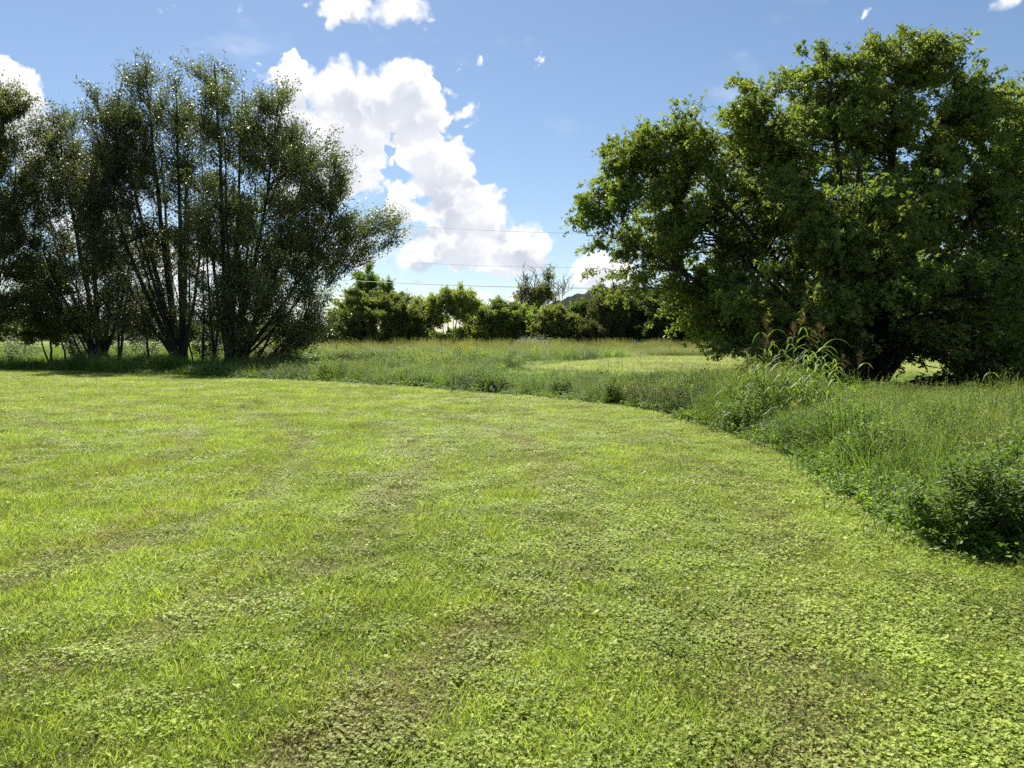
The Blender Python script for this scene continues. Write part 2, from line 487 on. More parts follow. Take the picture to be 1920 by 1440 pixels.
# ------------------------------------------------------------------ scattering ground cover (one object each, nobody could count it)
def scatter(name, label, cat, XY, scale, variants, seed, tilt=.12, idxs=None, z=0.0, parent=None, kind='stuff', sz=None):
    rng = np.random.default_rng(seed)
    col = bpy.data.collections.new(name + '_kinds')
    for i, me in enumerate(variants):
        p = bpy.data.objects.new('%s_%02d' % (name, i), me)
        col.objects.link(p)
    n = len(XY)
    me = bpy.data.meshes.new(name)
    me.vertices.add(n)
    co = np.zeros((n, 3), np.float32); co[:, :2] = XY; co[:, 2] = z
    me.vertices.foreach_set('co', co.ravel())
    rot = np.stack([rng.normal(0, tilt, n), rng.normal(0, tilt, n), rng.random(n) * 6.283], 1).astype(np.float32)
    a = me.attributes.new('rot', 'FLOAT_VECTOR', 'POINT'); a.data.foreach_set('vector', rot.ravel())
    s3 = np.stack([scale, scale, scale if sz is None else sz], 1).astype(np.float32)
    a = me.attributes.new('scl', 'FLOAT_VECTOR', 'POINT'); a.data.foreach_set('vector', s3.ravel())
    if idxs is None: idxs = rng.integers(0, len(variants), n)
    a = me.attributes.new('idx', 'INT', 'POINT'); a.data.foreach_set('value', idxs.astype(np.int32))
    o = link(bpy.data.objects.new(name, me), parent)
    tag(o, label, cat, None, kind)
    g = bpy.data.node_groups.new(name + '_scatter', 'GeometryNodeTree')
    g.interface.new_socket('Geometry', in_out='INPUT', socket_type='NodeSocketGeometry')
    g.interface.new_socket('Geometry', in_out='OUTPUT', socket_type='NodeSocketGeometry')
    gi = g.nodes.new('NodeGroupInput'); go = g.nodes.new('NodeGroupOutput')
    ci = g.nodes.new('GeometryNodeCollectionInfo'); ci.inputs['Collection'].default_value = col
    ci.inputs['Separate Children'].default_value = True; ci.inputs['Reset Children'].default_value = True
    iop = g.nodes.new('GeometryNodeInstanceOnPoints'); iop.inputs['Pick Instance'].default_value = True
    def attr(nm, ty):
        a = g.nodes.new('GeometryNodeInputNamedAttribute'); a.data_type = ty; a.inputs[0].default_value = nm; return a.outputs[0]
    L = g.links
    L.new(gi.outputs[0], iop.inputs['Points']); L.new(ci.outputs[0], iop.inputs['Instance'])
    L.new(attr('idx', 'INT'), iop.inputs['Instance Index']); L.new(attr('rot', 'FLOAT_VECTOR'), iop.inputs['Rotation'])
    L.new(attr('scl', 'FLOAT_VECTOR'), iop.inputs['Scale']); L.new(iop.outputs[0], go.inputs[0])
    md = o.modifiers.new('scatter', 'NODES'); md.node_group = g
    return o

def vnoise(X, Y, s, seed):
    """smooth value noise 0..1"""
    r = np.random.default_rng(seed); T = r.random((64, 64))
    x = X / s; y = Y / s
    xi = np.floor(x).astype(int); yi = np.floor(y).astype(int); fx = x - xi; fy = y - yi
    fx = fx * fx * (3 - 2 * fx); fy = fy * fy * (3 - 2 * fy)
    g = lambda a, b: T[a % 64, b % 64]
    return (g(xi, yi) * (1 - fx) + g(xi + 1, yi) * fx) * (1 - fy) + (g(xi, yi + 1) * (1 - fx) + g(xi + 1, yi + 1) * fx) * fy

def wedge(rng, n, y0, y1, amin=-.78, amax=.78, p=2.0):
    """random ground points in front of the camera, density falling with distance (p=2 even)"""
    u = rng.random(n)
    Y = (y0 ** p + u * (y1 ** p - y0 ** p)) ** (1 / p)
    a = amin + rng.random(n) * (amax - amin)
    return a * Y, Y

# --- lawn pieces
def clover_patch(seed, n=105, R=.15):
    r = np.random.default_rng(seed); mb = MB()
    c = r.normal(0, R * .5, (n, 2)); h = .008 + r.random(n) * .04
    for k in range(3):
        an = r.random(n) * 6.28 if k == 0 else an + 2.094
        D = np.stack([np.cos(an), np.sin(an), r.normal(.05, .25, n)], 1)
        Nn = np.stack([r.normal(0, .35, n), r.normal(0, .35, n), np.ones(n)], 1)
        L = (.0065 + r.random(n) ** 2.2 * .013)
        mb.leaves(np.stack([c[:, 0], c[:, 1], h], 1), D, Nn, L, L * .95, r.random(n), 0, .08)
    return mb.mesh('clover_%d' % seed, [M['clover']])
def blade_tuft(seed, n=34, h=.07, R=.09):
    r = np.random.default_rng(seed); mb = MB()
    c = r.normal(0, R * .6, (n, 2))
    D = np.stack([r.normal(0, .28, n), r.normal(0, .28, n), np.ones(n)], 1)
    L = h * (.5 + r.random(n) * .9)
    mb.blades(np.stack([c[:, 0], c[:, 1], np.zeros(n)], 1), D, L, .0042 + r.random(n) * .002, .2 + r.random(n) * .8, r.random(n), 0, 2, rng=r)
    return mb.mesh('tuft_%d' % seed, [M['blade']])
def short_patch(seed, n=110, R=.14):
    r = np.random.default_rng(seed); mb = MB()
    c = r.normal(0, R * .55, (n, 2))
    D = np.stack([r.normal(0, .8, n), r.normal(0, .8, n), np.ones(n)], 1)
    mb.blades(np.stack([c[:, 0], c[:, 1], np.zeros(n)], 1), D, .03 + r.random(n) * .025, .004, .4 + r.random(n) * .9, r.random(n), 0, 2, rng=r)
    m = 26
    c = r.normal(0, R * .55, (m, 2)); an = r.random(m) * 6.28
    mb.leaves(np.stack([c[:, 0], c[:, 1], .01 + r.random(m) * .02], 1), np.stack([np.cos(an), np.sin(an), r.normal(0, .3, m)], 1),
              np.stack([r.normal(0, .5, m), r.normal(0, .5, m), np.ones(m)], 1), .014, .009, r.random(m), 1, .05)
    return mb.mesh('short_%d' % seed, [M['blade'], M['clover']])
def thatch_patch(seed, n=60, R=.14):
    r = np.random.default_rng(seed); mb = MB()
    c = r.normal(0, R * .55, (n, 2)); an = r.random(n) * 6.28
    D = np.stack([np.cos(an), np.sin(an), r.normal(.1, .2, n)], 1)
    mb.blades(np.stack([c[:, 0], c[:, 1], .004 + r.random(n) * .016], 1), D, .04 + r.random(n) * .04, .003, .2, r.random(n), 0, 2, rng=r)
    return mb.mesh('thatch_%d' % seed, [M['thatch']])
def broad_patch(seed, n=26, R=.14):
    r = np.random.default_rng(seed); mb = MB()
    c = r.normal(0, R * .5, (n, 2)); an = r.random(n) * 6.28; L = .014 + r.random(n) * .02
    mb.leaves(np.stack([c[:, 0], c[:, 1], .015 + r.random(n) * .035], 1), np.stack([np.cos(an), np.sin(an), r.normal(.1, .3, n)], 1),
              np.stack([r.normal(0, .4, n), r.normal(0, .4, n), np.ones(n)], 1), L, L * .85, r.random(n), 0, .1)
    return mb.mesh('broad_%d' % seed, [M['clover']])

def dark_tuft(seed, n=40):
    r = np.random.default_rng(seed); mb = MB()
    c = r.normal(0, .035, (n, 2))
    D = np.stack([c[:, 0] * 9 + r.normal(0, .2, n), c[:, 1] * 9 + r.normal(0, .2, n), np.ones(n)], 1)
    mb.blades(np.stack([c[:, 0], c[:, 1], np.zeros(n)], 1), D, .06 + r.random(n) * .07, .0045, .3 + r.random(n) * 1.0, r.random(n), 0, 3, rng=r)
    return mb.mesh('darktuft_%d' % seed, [M['weedg']])
def lawn_cover():
    rng = np.random.default_rng(11)
    lawn_v = [clover_patch(i) for i in range(5)] + [blade_tuft(20 + i) for i in range(5)] + [short_patch(40 + i) for i in range(4)] + [thatch_patch(60 + i) for i in range(2)] + [broad_patch(80 + i) for i in range(3)] + [dark_tuft(90 + i) for i in range(3)]
    X1, Y1 = wedge(rng, 13500, 2.4, 9, p=1.4)
    X2, Y2 = wedge(rng, 30000, 9, 22, p=1.2)
    X3, Y3 = wedge(rng, 34000, 22, 48, amin=-.8, amax=.05, p=1.2)
    X = np.concatenate([X1, X2, X3]); Y = np.concatenate([Y1, Y2, Y3])
    k = Y < edge_y(X / Y) + .1
    X = X[k]; Y = Y[k]
    cl = vnoise(X, Y, 1.1, 3) * .35 + vnoise(X, Y, .35, 4) * .4 + vnoise(X + 9, Y, .16, 9) * .25      # clover amount
    tu = vnoise(X + 40, Y, 2.6, 5) * .4 + vnoise(X, Y, .6, 6) * .35 + vnoise(X, Y + 7, .22, 7) * .25 + np.clip(-X / np.maximum(Y, 1) * .5, -.15, .2)   # tall blades amount
    u = rng.random(len(X)); typ = np.full(len(X), 2)
    typ[u < .72 * np.clip(cl * 2.4 - .66, 0, 1) * np.interp(Y, [7, 25], [1, .4])] = 0
    v = rng.random(len(X)); typ[v < .75 * np.clip(tu * 3.2 - 1.2 + .12 * np.sin(np.hypot(X + 15.5, Y - 9) * 3), 0, 1)] = 1
    typ[rng.random(len(X)) < .06] = 3
    rr_ = np.hypot(X + 15.5, Y - 9) + .5 * (vnoise(X, Y, 3, 41) - .5)
    band = (np.sin(rr_ * 3.6) > .62) & (vnoise(X, Y, 4, 42) > .3)
    typ[band & (rng.random(len(X)) < .38)] = 3
    typ[band & (typ == 1)] = 2
    typ[(rng.random(len(X)) < .12 * np.clip((X + 2) * .4, .15, 1)) & (Y < 10)] = 4
    typ[(rng.random(len(X)) < .05 * np.clip(vnoise(X, Y, 1.8, 8) * 3 - 1.3, 0, 1) + .004)] = 5
    off = np.array([0, 5, 10, 14, 16, 19]); cnt = np.array([5, 5, 4, 2, 3, 3])
    idx = off[typ] + (rng.random(len(X)) * cnt[typ]).astype(int)
    s = (.75 + rng.random(len(X)) * .5) * np.interp(Y, [3, 9, 22, 45], [.95, 1.15, 1.6, 2.2])
    sz = s * np.interp(Y, [3, 9, 22, 45], [1, .85, .65, .5])
    scatter('lawn_grass', 'short mown grass and clover covering the sunlit lawn', 'grass', np.stack([X, Y], 1), s, lawn_v, 12, .08, idx, z=.004, sz=sz)
lawn_cover()

# --- tall weeds
def forb(seed, mat, h=.62, stems=7, nl=32, R=.18, leaf=.06, wl=.28):
    r = np.random.default_rng(seed); mb = MB()
    for k in range(stems):
        b = np.append(r.normal(0, R * .5, 2), 0); H = h * (.6 + r.random() * .5)
        top = b + np.array([r.normal(0, .13), r.normal(0, .13), 1]) * H
        mid = (b + top) / 2 + np.append(r.normal(0, .03, 2), 0)
        t = np.linspace(0, 1, 5)[:, None]
        pts = (1 - t) ** 2 * b + 2 * t * (1 - t) * mid + t ** 2 * top
        mb.tubes(pts[None], np.linspace(.004, .0015, 5)[None], 3, .3, 0)
        n = nl; u = .12 + .88 * r.random(n) ** .8; u = u[:, None]
        p = (1 - u) ** 2 * b + 2 * u * (1 - u) * mid + u ** 2 * top
        an = r.random(n) * 6.28
        L = leaf * (.6 + r.random(n) * .7) * (1.15 - .5 * u[:, 0])
        D = np.stack([np.cos(an), np.sin(an), r.normal(.25, .35, n)], 1)
        mb.leaves(p + D * .01, D, np.stack([r.normal(0, .3, n), r.normal(0, .3, n), np.ones(n)], 1), L, L * wl, r.random(n), 0, .12)
    return mb.mesh('forb_%d' % seed, [mat])
def grass_tuft(seed, mats, h=.65, n=34, R=.14, w=.0085, seeds=0, seedmat=1):
    r = np.random.default_rng(seed); mb = MB()
    c = r.normal(0, R * .5, (n, 2))
    D = np.stack([c[:, 0] * 2 + r.normal(0, .2, n), c[:, 1] * 2 + r.normal(0, .2, n), np.ones(n)], 1)
    mb.blades(np.stack([c[:, 0], c[:, 1], np.zeros(n)], 1), D, h * (.5 + r.random(n) * .8), w, .3 + r.random(n) * 1.7, r.random(n), 0, 4, face=1)
    if seeds:
        c = r.normal(0, R * .5, (seeds, 2))
        D = norm(np.stack([r.normal(0, .12, seeds), r.normal(0, .12, seeds), np.ones(seeds)], 1))
        L = h * (1.05 + r.random(seeds) * .45); b = np.stack([c[:, 0], c[:, 1], np.zeros(seeds)], 1)
        mb.blades(b, D, L, .0035, .15, .6, 0, 3, rng=r)
        tips = b + D * L[:, None] * .97
        for k in range(9):
            an = r.random(seeds) * 6.28
            q = tips - D * (L * .03 * k)[:, None]
            mb.leaves(q, np.stack([np.cos(an) * .6, np.sin(an) * .6, np.ones(seeds)], 1), np.stack([-np.sin(an), np.cos(an), np.zeros(seeds) + .1], 1), .03, .008, r.random(seeds), seedmat)
    return mb.mesh('tallgrass_%d' % seed, mats)

def weeds():
    rng = np.random.default_rng(21)
    V = [forb(100 + i, M['weed']) for i in range(5)]                                            # 0-4 leafy
    V += [grass_tuft(120 + i, [M['weedg'], M['tan']], seeds=(2 if i > 2 else 0)) for i in range(5)]  # 5-9 grass
    V += [grass_tuft(140 + i, [M['weedg'], M['redseed'] if i == 0 else M['tan']], h=.6, n=34, seeds=2) for i in range(3)]   # 10-12 seedy
    V += [forb(160 + i, M['weedd'], h=.55, leaf=.085, wl=.32, nl=22) for i in range(3)]          # 13-15 dark
    V += [forb(180 + i, M['weed'], h=.16, stems=9, nl=9, R=.3, leaf=.055, wl=.7) for i in range(2)]  # 16-17 low edge leaves
    parts = []
    X, Y = wedge(rng, 9000, 5, 16, amin=.1, amax=.95, p=1.5); parts.append((X, Y))
    X, Y = wedge(rng, 17000, 14, 45, amin=-.25, amax=.9, p=1.4); parts.append((X, Y))
    X, Y = wedge(rng, 8000, 27, 48, amin=-.85, amax=-.1, p=1.6); parts.append((X, Y))
    X, Y = wedge(rng, 16000, 44, 108, amin=-.35, amax=.8, p=1.5); parts.append((X, Y))
    X = np.concatenate([p[0] for p in parts]); Y = np.concatenate([p[1] for p in parts])
    e = edge_y(X / Y)
    de = Y - e
    # keep outside the lawn; distance measured roughly square to the edge
    k = (de > .05) & ~inside(FIELD, X, Y)
    X = X[k]; Y = Y[k]; de = de[k]
    a = X / Y
    perp = de * np.interp(a, [-.2, .2, .35, .6], [.85, .75, .45, .35])
    hmap = vnoise(X, Y, 2.2, 31) * .5 + vnoise(X, Y, .9, 32) * .5
    u = rng.random(len(X)); w = vnoise(X, Y, 3.0, 33) * .6 + vnoise(X, Y, 1.1, 34) * .4
    typ = np.where(w < .53, 0, np.where(w < .8, 1, 2))
    flip = u < .35; typ[flip] = rng.integers(0, 3, flip.sum())
    typ[(rng.random(len(X)) < .12) & (vnoise(X, Y, 1.5, 35) > .5)] = 3
    # right foreground is mostly grass
    g = (a > .35) & (Y < 25) & (rng.random(len(X)) < .5); typ[g] = rng.choice([0, 0, 1, 1], g.sum())
    low = perp < .35 + .5 * rng.random(len(X)) ; low &= rng.random(len(X)) < .8
    s = .5 + 1.0 * np.clip(hmap * 1.8 - .4, 0, 1)
    s *= np.interp(perp, [0, .3, 1.2, 3], [.45, .7, 1.0, 1.1])
    # short shaded strip under the left trees
    left = (a < -.13) & (Y < 60)
    s[left] *= .9
    cen = (a > -.15) & (a < .25) & (Y < 45)
    s[cen] *= np.interp(Y[cen], [18, 26, 45], [1.0, .9, .75])
    fm = (a > -.02) & (Y > 20) & (Y < 60)
    s[fm] *= np.interp(Y[fm], [20, 26, 36], [.95, .62, .3])
    sh = (a > .36) & (Y > 17)
    nr = (a > .36) & (Y <= 17) & (Y > 8); s[nr] *= .86
    s[sh] *= np.interp(Y[sh], [17, 21], [.9, .45])
    far = Y > 60
    tanm = (Y > 72 + 14 * (vnoise(X, Y, 9, 36) - .5)) | ((Y > 50) & (vnoise(X, Y, 6, 37) > .78))
    off = np.array([0, 5, 10, 13]); cnt = np.array([5, 5, 3, 3])
    idx = off[typ] + (rng.random(len(X)) * cnt[typ]).astype(int)
    idx[low] = 16 + rng.integers(0, 2, low.sum()); s[low] = .8 + rng.random(low.sum()) * .5
    sz = s * 1.0
    sx = s * np.interp(Y, [10, 45, 100], [1, 1.5, 2.6])
    sz[far] *= 1.15
    m = ~tanm
    scatter('tall_weeds', 'unmown green weeds and tall grasses growing beyond the lawn edge', 'weeds', np.stack([X, Y], 1)[m], sx[m], V, 22, .22, idx[m], sz=sz[m])
    T = [grass_tuft(200 + i, [M['weedg'] if i == 3 else M['tan'], M['redseed'] if i == 1 else M['tan']], h=.75, n=26, w=.008, seeds=9) for i in range(4)]
    scatter('dry_grass', 'tall dry tan grass with reddish seed heads before the far trees', 'grass', np.stack([X, Y], 1)[tanm], sx[tanm] * .9, T, 23, .1, sz=sz[tanm] * .95)
    # bright meadow beyond the left trees
    X, Y = wedge(rng, 9000, 56, 130, amin=-.85, amax=-.2, p=1.5)
    scatter('meadow_grass', 'bright green meadow grass seen behind the left trees', 'grass', np.stack([X, Y], 1), 1.5 + rng.random(len(X)) * 1.5,
            [grass_tuft(220 + i, [M['weedg']], h=.3, n=40, R=.2, w=.009) for i in range(3)], 24, .1)
    # mown far field stubble
    X, Y = wedge(rng, 12000, 38, 82, amin=0, amax=.8, p=1.6)
    k = inside(FIELD, X, Y)
    M['stubble'] = leaf_mat('field stubble', (.28, .33, .13), (.36, .36, .18), .4, .6, .2, pscale=.15, var=.3)
    scatter('field_grass', 'short yellowish grass on the mown field in the distance', 'grass', np.stack([X, Y], 1)[k], 1.5 + rng.random(k.sum()),
            [grass_tuft(240 + i, [M['stubble']], h=.07, n=60, R=.3, w=.008) for i in range(3)], 25, .1)
weeds()

# ------------------------------------------------------------------ trees
def bez(p0, p1, p2, K):
    t = np.linspace(0, 1, K)[None, :, None]
    return (1 - t) ** 2 * p0[:, None] + 2 * t * (1 - t) * p1[:, None] + t ** 2 * p2[:, None]

def grow_tree(name, label, cat, base, stems, env, *, leaf_mats, bark, seed, n2=110, n3=1400, per=60, leafL=.16, leafW=.6, up=.6, out=.5, droop=.0,
              twig=1.0, r0=.2, sides=8, group=None, compound=False, clump=.7, fold=.1, trunk_name='trunk', spread=.13, shell=2.2, branch_r=.055, mixf=None, rand=.42, ctrl=(.62, .42), nz=.35, thin=0):
    """stems: end points (abs). env: (centre abs, radii, weight). Foliage hangs on twigs that hang on branches that hang on the stems."""
    r = np.random.default_rng(seed)
    base = np.asarray(base, float)
    root = empty(name, tuple(base)); tag(root, label, cat, group)
    E = [(np.asarray(c, float) - base, np.asarray(rr, float), w) for c, rr, w in env]
    nodes = []; ndir = []; nrad = []
    stems = list(stems)
    for q in range(thin):
        c, rr_, _w = E[r.integers(0, len(E))]
        if c[2] > 5 and abs(c[0]) < 5:
            stems.append((c + base + r.normal(0, .35, 3) * rr_, .055 + .05 * r.random(), (r.normal(0, .8), r.normal(0, .6), 0)))
    K = 12
    for i, s in enumerate(stems):
        if len(s) == 2: tgt, rad = s; off = np.zeros(3)
        else: tgt, rad, off = s
        p2 = np.asarray(tgt, float) - base
        p0 = np.asarray(off, float) + np.append(r.normal(0, .12, 2), -.15)
        p1 = p0 + np.array([(p2[0] - p0[0]) * ctrl[0], (p2[1] - p0[1]) * ctrl[0], (p2[2] - p0[2]) * ctrl[1]])
        pts = bez(p0[None], p1[None], p2[None], K)[0]
        pts[2:-1, :2] += np.cumsum(r.normal(0, .07, (K - 3, 2)), 0) * .6
        rr = rad * (1 - np.linspace(0, 1, K) ** .9 * .88); rr[0] *= 1.35
        mb = MB(); mb.tubes(pts[None], rr[None], sides, .5)
        mb.obj(trunk_name, [bark], root, True)
        fine = np.linspace(0, K - 1, 60)
        P_ = np.stack([np.interp(fine, np.arange(K), pts[:, k]) for k in range(3)], 1)
        nodes.append(P_[8:]); ndir.append(norm(np.gradient(P_, axis=0))[8:]); nrad.append(np.interp(fine, np.arange(K), rr)[8:])
    nodes = np.concatenate(nodes); ndir = np.concatenate(ndir); nrad = np.concatenate(nrad)
    # level 2 targets
    w = np.array([e[2] * e[1][0] * e[1][2] for e in E]); w = w / w.sum()
    def sample(n, sh):
        k = r.choice(len(E), n, p=w)
        d = norm(r.normal(0, 1, (n, 3))); rad = r.random(n) ** (1 / sh)
        c = np.array([e[0] for e in E])[k]; R = np.array([e[1] for e in E])[k]
        p = c + d * R * rad[:, None]
        p[:, 2] = np.maximum(p[:, 2], .35)
        return p
    T2 = sample(n2, shell)
    def attach(T, nd, dirs, zb):
        bi = np.empty(len(T), int)
        for j in range(0, len(T), 400):
            d = T[j:j + 400, None] - nd[None]
            dist = np.linalg.norm(d, axis=2)
            hor = np.linalg.norm(d[:, :, :2], axis=2)
            pen = np.maximum(0, -(d[:, :, 2] - zb * hor))
            bi[j:j + 400] = np.argmin(dist + 2.2 * pen, 1)
        return bi
    bi = attach(T2, nodes, ndir, .35 * (up > .3))
    p0 = nodes[bi]; L = np.linalg.norm(T2 - p0, axis=1)[:, None]
    p1 = p0 + (norm(ndir[bi] * .5 + norm(T2 - p0)) * L * .5)
    B = bez(p0, p1, T2, 8)
    B[:, 2:-1] += r.normal(0, .05, (n2, 5, 3)) * np.minimum(L[:, None], 2)
    rb = np.minimum(nrad[bi] * .7, branch_r * (.5 + L[:, 0] / 5))[:, None] * (1 - np.linspace(0, 1, 8) * .85)
    brm = MB(); brm.tubes(B, rb, 5, .5)
    # level 3 twigs
    bn = B[:, 2:].reshape(-1, 3); bd = norm(np.gradient(B, axis=1))[:, 2:].reshape(-1, 3)
    bw = np.tile(np.array([.35, .6, .8, 1, 1.2, 1.5]), n2)
    s0 = r.choice(len(bn), n3, p=bw / bw.sum())
    ctr = np.average(np.array([e[0] for e in E]), axis=0, weights=w)
    outw = norm((bn[s0] - ctr) * np.array([1, 1, .4]))
    q0 = bn[s0]
    dirn = norm(bd[s0] * .8 + outw * out + np.array([0, 0, up]) + r.normal(0, rand, (n3, 3)))
    tl = twig * (.45 + r.random(n3) * .9)[:, None]
    q2 = q0 + dirn * tl + np.array([0, 0, -droop]) * tl
    q2[:, 2] = np.maximum(q2[:, 2], .2)
    q1 = q0 + dirn * tl * .5 + np.array([0, 0, .06 * up])
    Tw = bez(q0, q1, q2, 4)
    brm.tubes(Tw, np.array([.012, .009, .006, .003])[None] * np.ones((n3, 1)) * (twig ** .5), 3, .5)
    brm.obj('branches', [bark], root, True)
    # leaves
    nl = r.poisson(per * (.5 + r.random(n3)), n3)
    ti = np.repeat(np.arange(n3), nl); n = len(ti)
    u = (.1 + .95 * r.random(n))[:, None]
    lp = (1 - u) ** 2 * q0[ti] + 2 * u * (1 - u) * q1[ti] + u ** 2 * q2[ti] + r.normal(0, spread * twig ** .5, (n, 3)) * (1.1 - .6 * u)
    lp[:, 2] = np.maximum(lp[:, 2], .1)
    D = norm(dirn[ti] * .5 + r.normal(0, .75, (n, 3)) + np.array([0, 0, -droop * 1.2]))
    Nn = norm(r.normal(0, .65, (n, 3)) + np.array([0, 0, nz]))
    Ls = leafL * (.6 + r.random(n) * .75)
    tw_t = r.random(n3)
    tint = np.clip(tw_t[ti] * .6 + r.random(n) * .4 + r.normal(0, .08, n), 0, 1)
    if mixf is None: mt = np.zeros(n, int)
    else: mt = (mixf(lp + base, r) > r.random(n)).astype(int) if callable(mixf) else (r.random(n3) < mixf).astype(int)[ti]
    cm = MB()
    for mi in range(len(leaf_mats)):
        k = mt == mi
        if not k.any(): continue
        if compound:
            side = norm(np.cross(Nn[k], D[k]))
            cm.leaves(lp[k], D[k], Nn[k], Ls[k], Ls[k] * leafW, tint[k], mi, fold)
            cm.leaves(lp[k], D[k] * .5 + side, Nn[k] + .2 * side, Ls[k] * .8, Ls[k] * leafW * .8, tint[k], mi, fold)
            cm.leaves(lp[k], D[k] * .5 - side, Nn[k] - .2 * side, Ls[k] * .8, Ls[k] * leafW * .8, tint[k], mi, fold)
        else:
            cm.leaves(lp[k], D[k], Nn[k], Ls[k], Ls[k] * leafW, tint[k], mi, fold)
    cm.obj('crown', leaf_mats, root)
    return root

def envpx(lst, Y, dscale=1.0, yoff=0.0, dz=0.0):
    out = []
    for it in lst:
        x, y, rx, ry = it[:4]; w = it[4] if len(it) > 4 else 1.0; dy = it[5] if len(it) > 5 else 0.0
        c = W3(x, y, Y + dy + yoff) + np.array([0, 0, dz if y < 450 else 0]); rxm = rx / F * (Y + dy) * 1.1; rym = ry / F * (Y + dy) * 1.1
        out.append((c, (rxm, max(rxm, rym) * .9 * dscale, rym), w))
    return out
def stpx(lst, Y):
    return [((W3(x, y, Y + dy), rad) if len(o) == 0 else (W3(x, y, Y + dy), rad, o[0])) for (x, y, dy, rad, *o) in lst]
def gbase(px, Y):
    return ((px - 960) / F * Y, Y, 0.0)

GL = 'silver maples in a row at the left edge of the lawn'
grow_tree('maple_tree', 'tall dark maple with a thick bundle of trunks, nearest the gap, rightmost of its row', 'tree', gbase(432, 47),
          stpx([(402, 120, 0, .24), (455, 170, 2, .22), (520, 210, -1, .2), (575, 300, 2, .2), (640, 380, 0, .17), (665, 400, 1, .1), (420, 260, -3, .2), (480, 330, 3, .18), (540, 470, -2, .15), (390, 330, 2, .18), (500, 430, -4, .14, (.9, -.4, 0)), (385, 420, 1, .09, (-1.6, .5, 0)), (560, 520, -1, .1, (1.0, .3, 0)), (450, 400, 0, .12, (.5, .2, 0)), (610, 540, 0, .08, (1.5, 0, 0)), (420, 480, 2, .08, (-.9, 0, 0))], 47),
          envpx([(405, 200, 48, 100), (450, 250, 60, 90), (510, 250, 62, 80, 1.1), (570, 320, 70, 90, 1.1), (625, 330, 36, 50, .8), (470, 400, 110, 110, 1.1), (600, 430, 80, 70), (690, 425, 52, 36, .9), (722, 428, 28, 26, 1.4),
                 (560, 510, 70, 80, 1.1), (470, 540, 90, 90, 1.1), (590, 540, 40, 50, .6), (550, 615, 62, 28, 1.3), (650, 470, 45, 40, .4), (430, 600, 60, 55, .7, -2), (500, 590, 60, 50, .9, -3), (390, 450, 40, 100, .6, 1), (560, 645, 62, 24, 1.0), (490, 640, 50, 30, .8, 2), (400, 635, 40, 30, .6, 3)], 47, dz=-.6),
          leaf_mats=[M['maple']], bark=M['barkd'], seed=1, n2=480, n3=6800, per=19, leafL=.14, leafW=.55, up=.85, out=.42, twig=1.4, rand=.38, spread=.19, thin=12, group=GL, trunk_name='trunk')
grow_tree('maple_tree', 'vase-shaped maple forking low into open bare limbs, second from the gap', 'tree', gbase(342, 50),
          stpx([(270, 130, 0, .26), (215, 180, 2, .22), (330, 150, -1, .24), (180, 250, -2, .2), (300, 240, 3, .2), (350, 250, 1, .22), (240, 330, -3, .18), (150, 330, 1, .14), (390, 350, -2, .16)], 50),
          envpx([(265, 170, 55, 85), (218, 205, 44, 70), (335, 190, 40, 80), (172, 262, 34, 42, .7), (250, 280, 95, 60), (350, 290, 60, 60, .8), (180, 340, 70, 60, .8), (300, 390, 110, 70, .42), (250, 500, 110, 70, .42), (330, 590, 60, 50, .5), (270, 610, 60, 35, .5), (320, 470, 80, 60, .45)], 50, dz=-1.7),
          leaf_mats=[M['maple']], bark=M['barkd'], seed=2, n2=380, n3=4600, per=18, leafL=.14, leafW=.55, up=.8, out=.4, twig=1.3, rand=.4, spread=.19, thin=10, group=GL)
grow_tree('maple_tree', 'wide maple with leaning stems fanning from one stool, third from the gap', 'tree', gbase(190, 54),
          stpx([(115, 250, 0, .24), (70, 330, 2, .2), (170, 280, -2, .22), (215, 330, 2, .2), (60, 430, -1, .17), (260, 420, 0, .17), (150, 380, 3, .2, (-.6, .3, 0)), (240, 500, -2, .12, (1.2, 0, 0))], 54),
          envpx([(115, 270, 42, 62), (90, 330, 50, 60, .8), (170, 330, 60, 70, .8), (60, 420, 50, 60, .7), (150, 430, 80, 70, .6), (230, 440, 60, 60, .5), (200, 560, 100, 60, .7), (100, 520, 60, 50, .6), (270, 600, 60, 35, .8), (170, 610, 70, 45, .8), (60, 560, 50, 60, .8), (140, 500, 110, 60, .5)], 54, dz=-.6),
          leaf_mats=[M['maple']], bark=M['barkd'], seed=3, n2=380, n3=4600, per=18, leafL=.14, leafW=.55, up=.8, out=.4, twig=1.3, rand=.4, spread=.19, thin=10, group=GL)
grow_tree('maple_tree', 'silver maple cut off by the left side of the photo, with olive leaves', 'tree', gbase(-70, 50),
          stpx([(10, 170, 0, .24), (-60, 170, 2, .24), (30, 300, -2, .2), (-130, 220, 0, .2), (20, 430, 1, .16), (-90, 360, -3, .2)], 50),
          envpx([(2, 210, 34, 70), (-60, 220, 60, 90), (10, 310, 45, 70), (-60, 380, 100, 100), (10, 440, 50, 70, .9), (-70, 530, 100, 70), (0, 590, 50, 40, .9), (-150, 350, 80, 120, .8)], 50, dz=-.6),
          leaf_mats=[M['maple'], M['olive']], bark=M['barkd'], seed=4, n2=260, n3=3200, per=36, leafL=.145, leafW=.55, up=.95, out=.35, twig=1.4, rand=.32, thin=10, group=GL, mixf=.3)
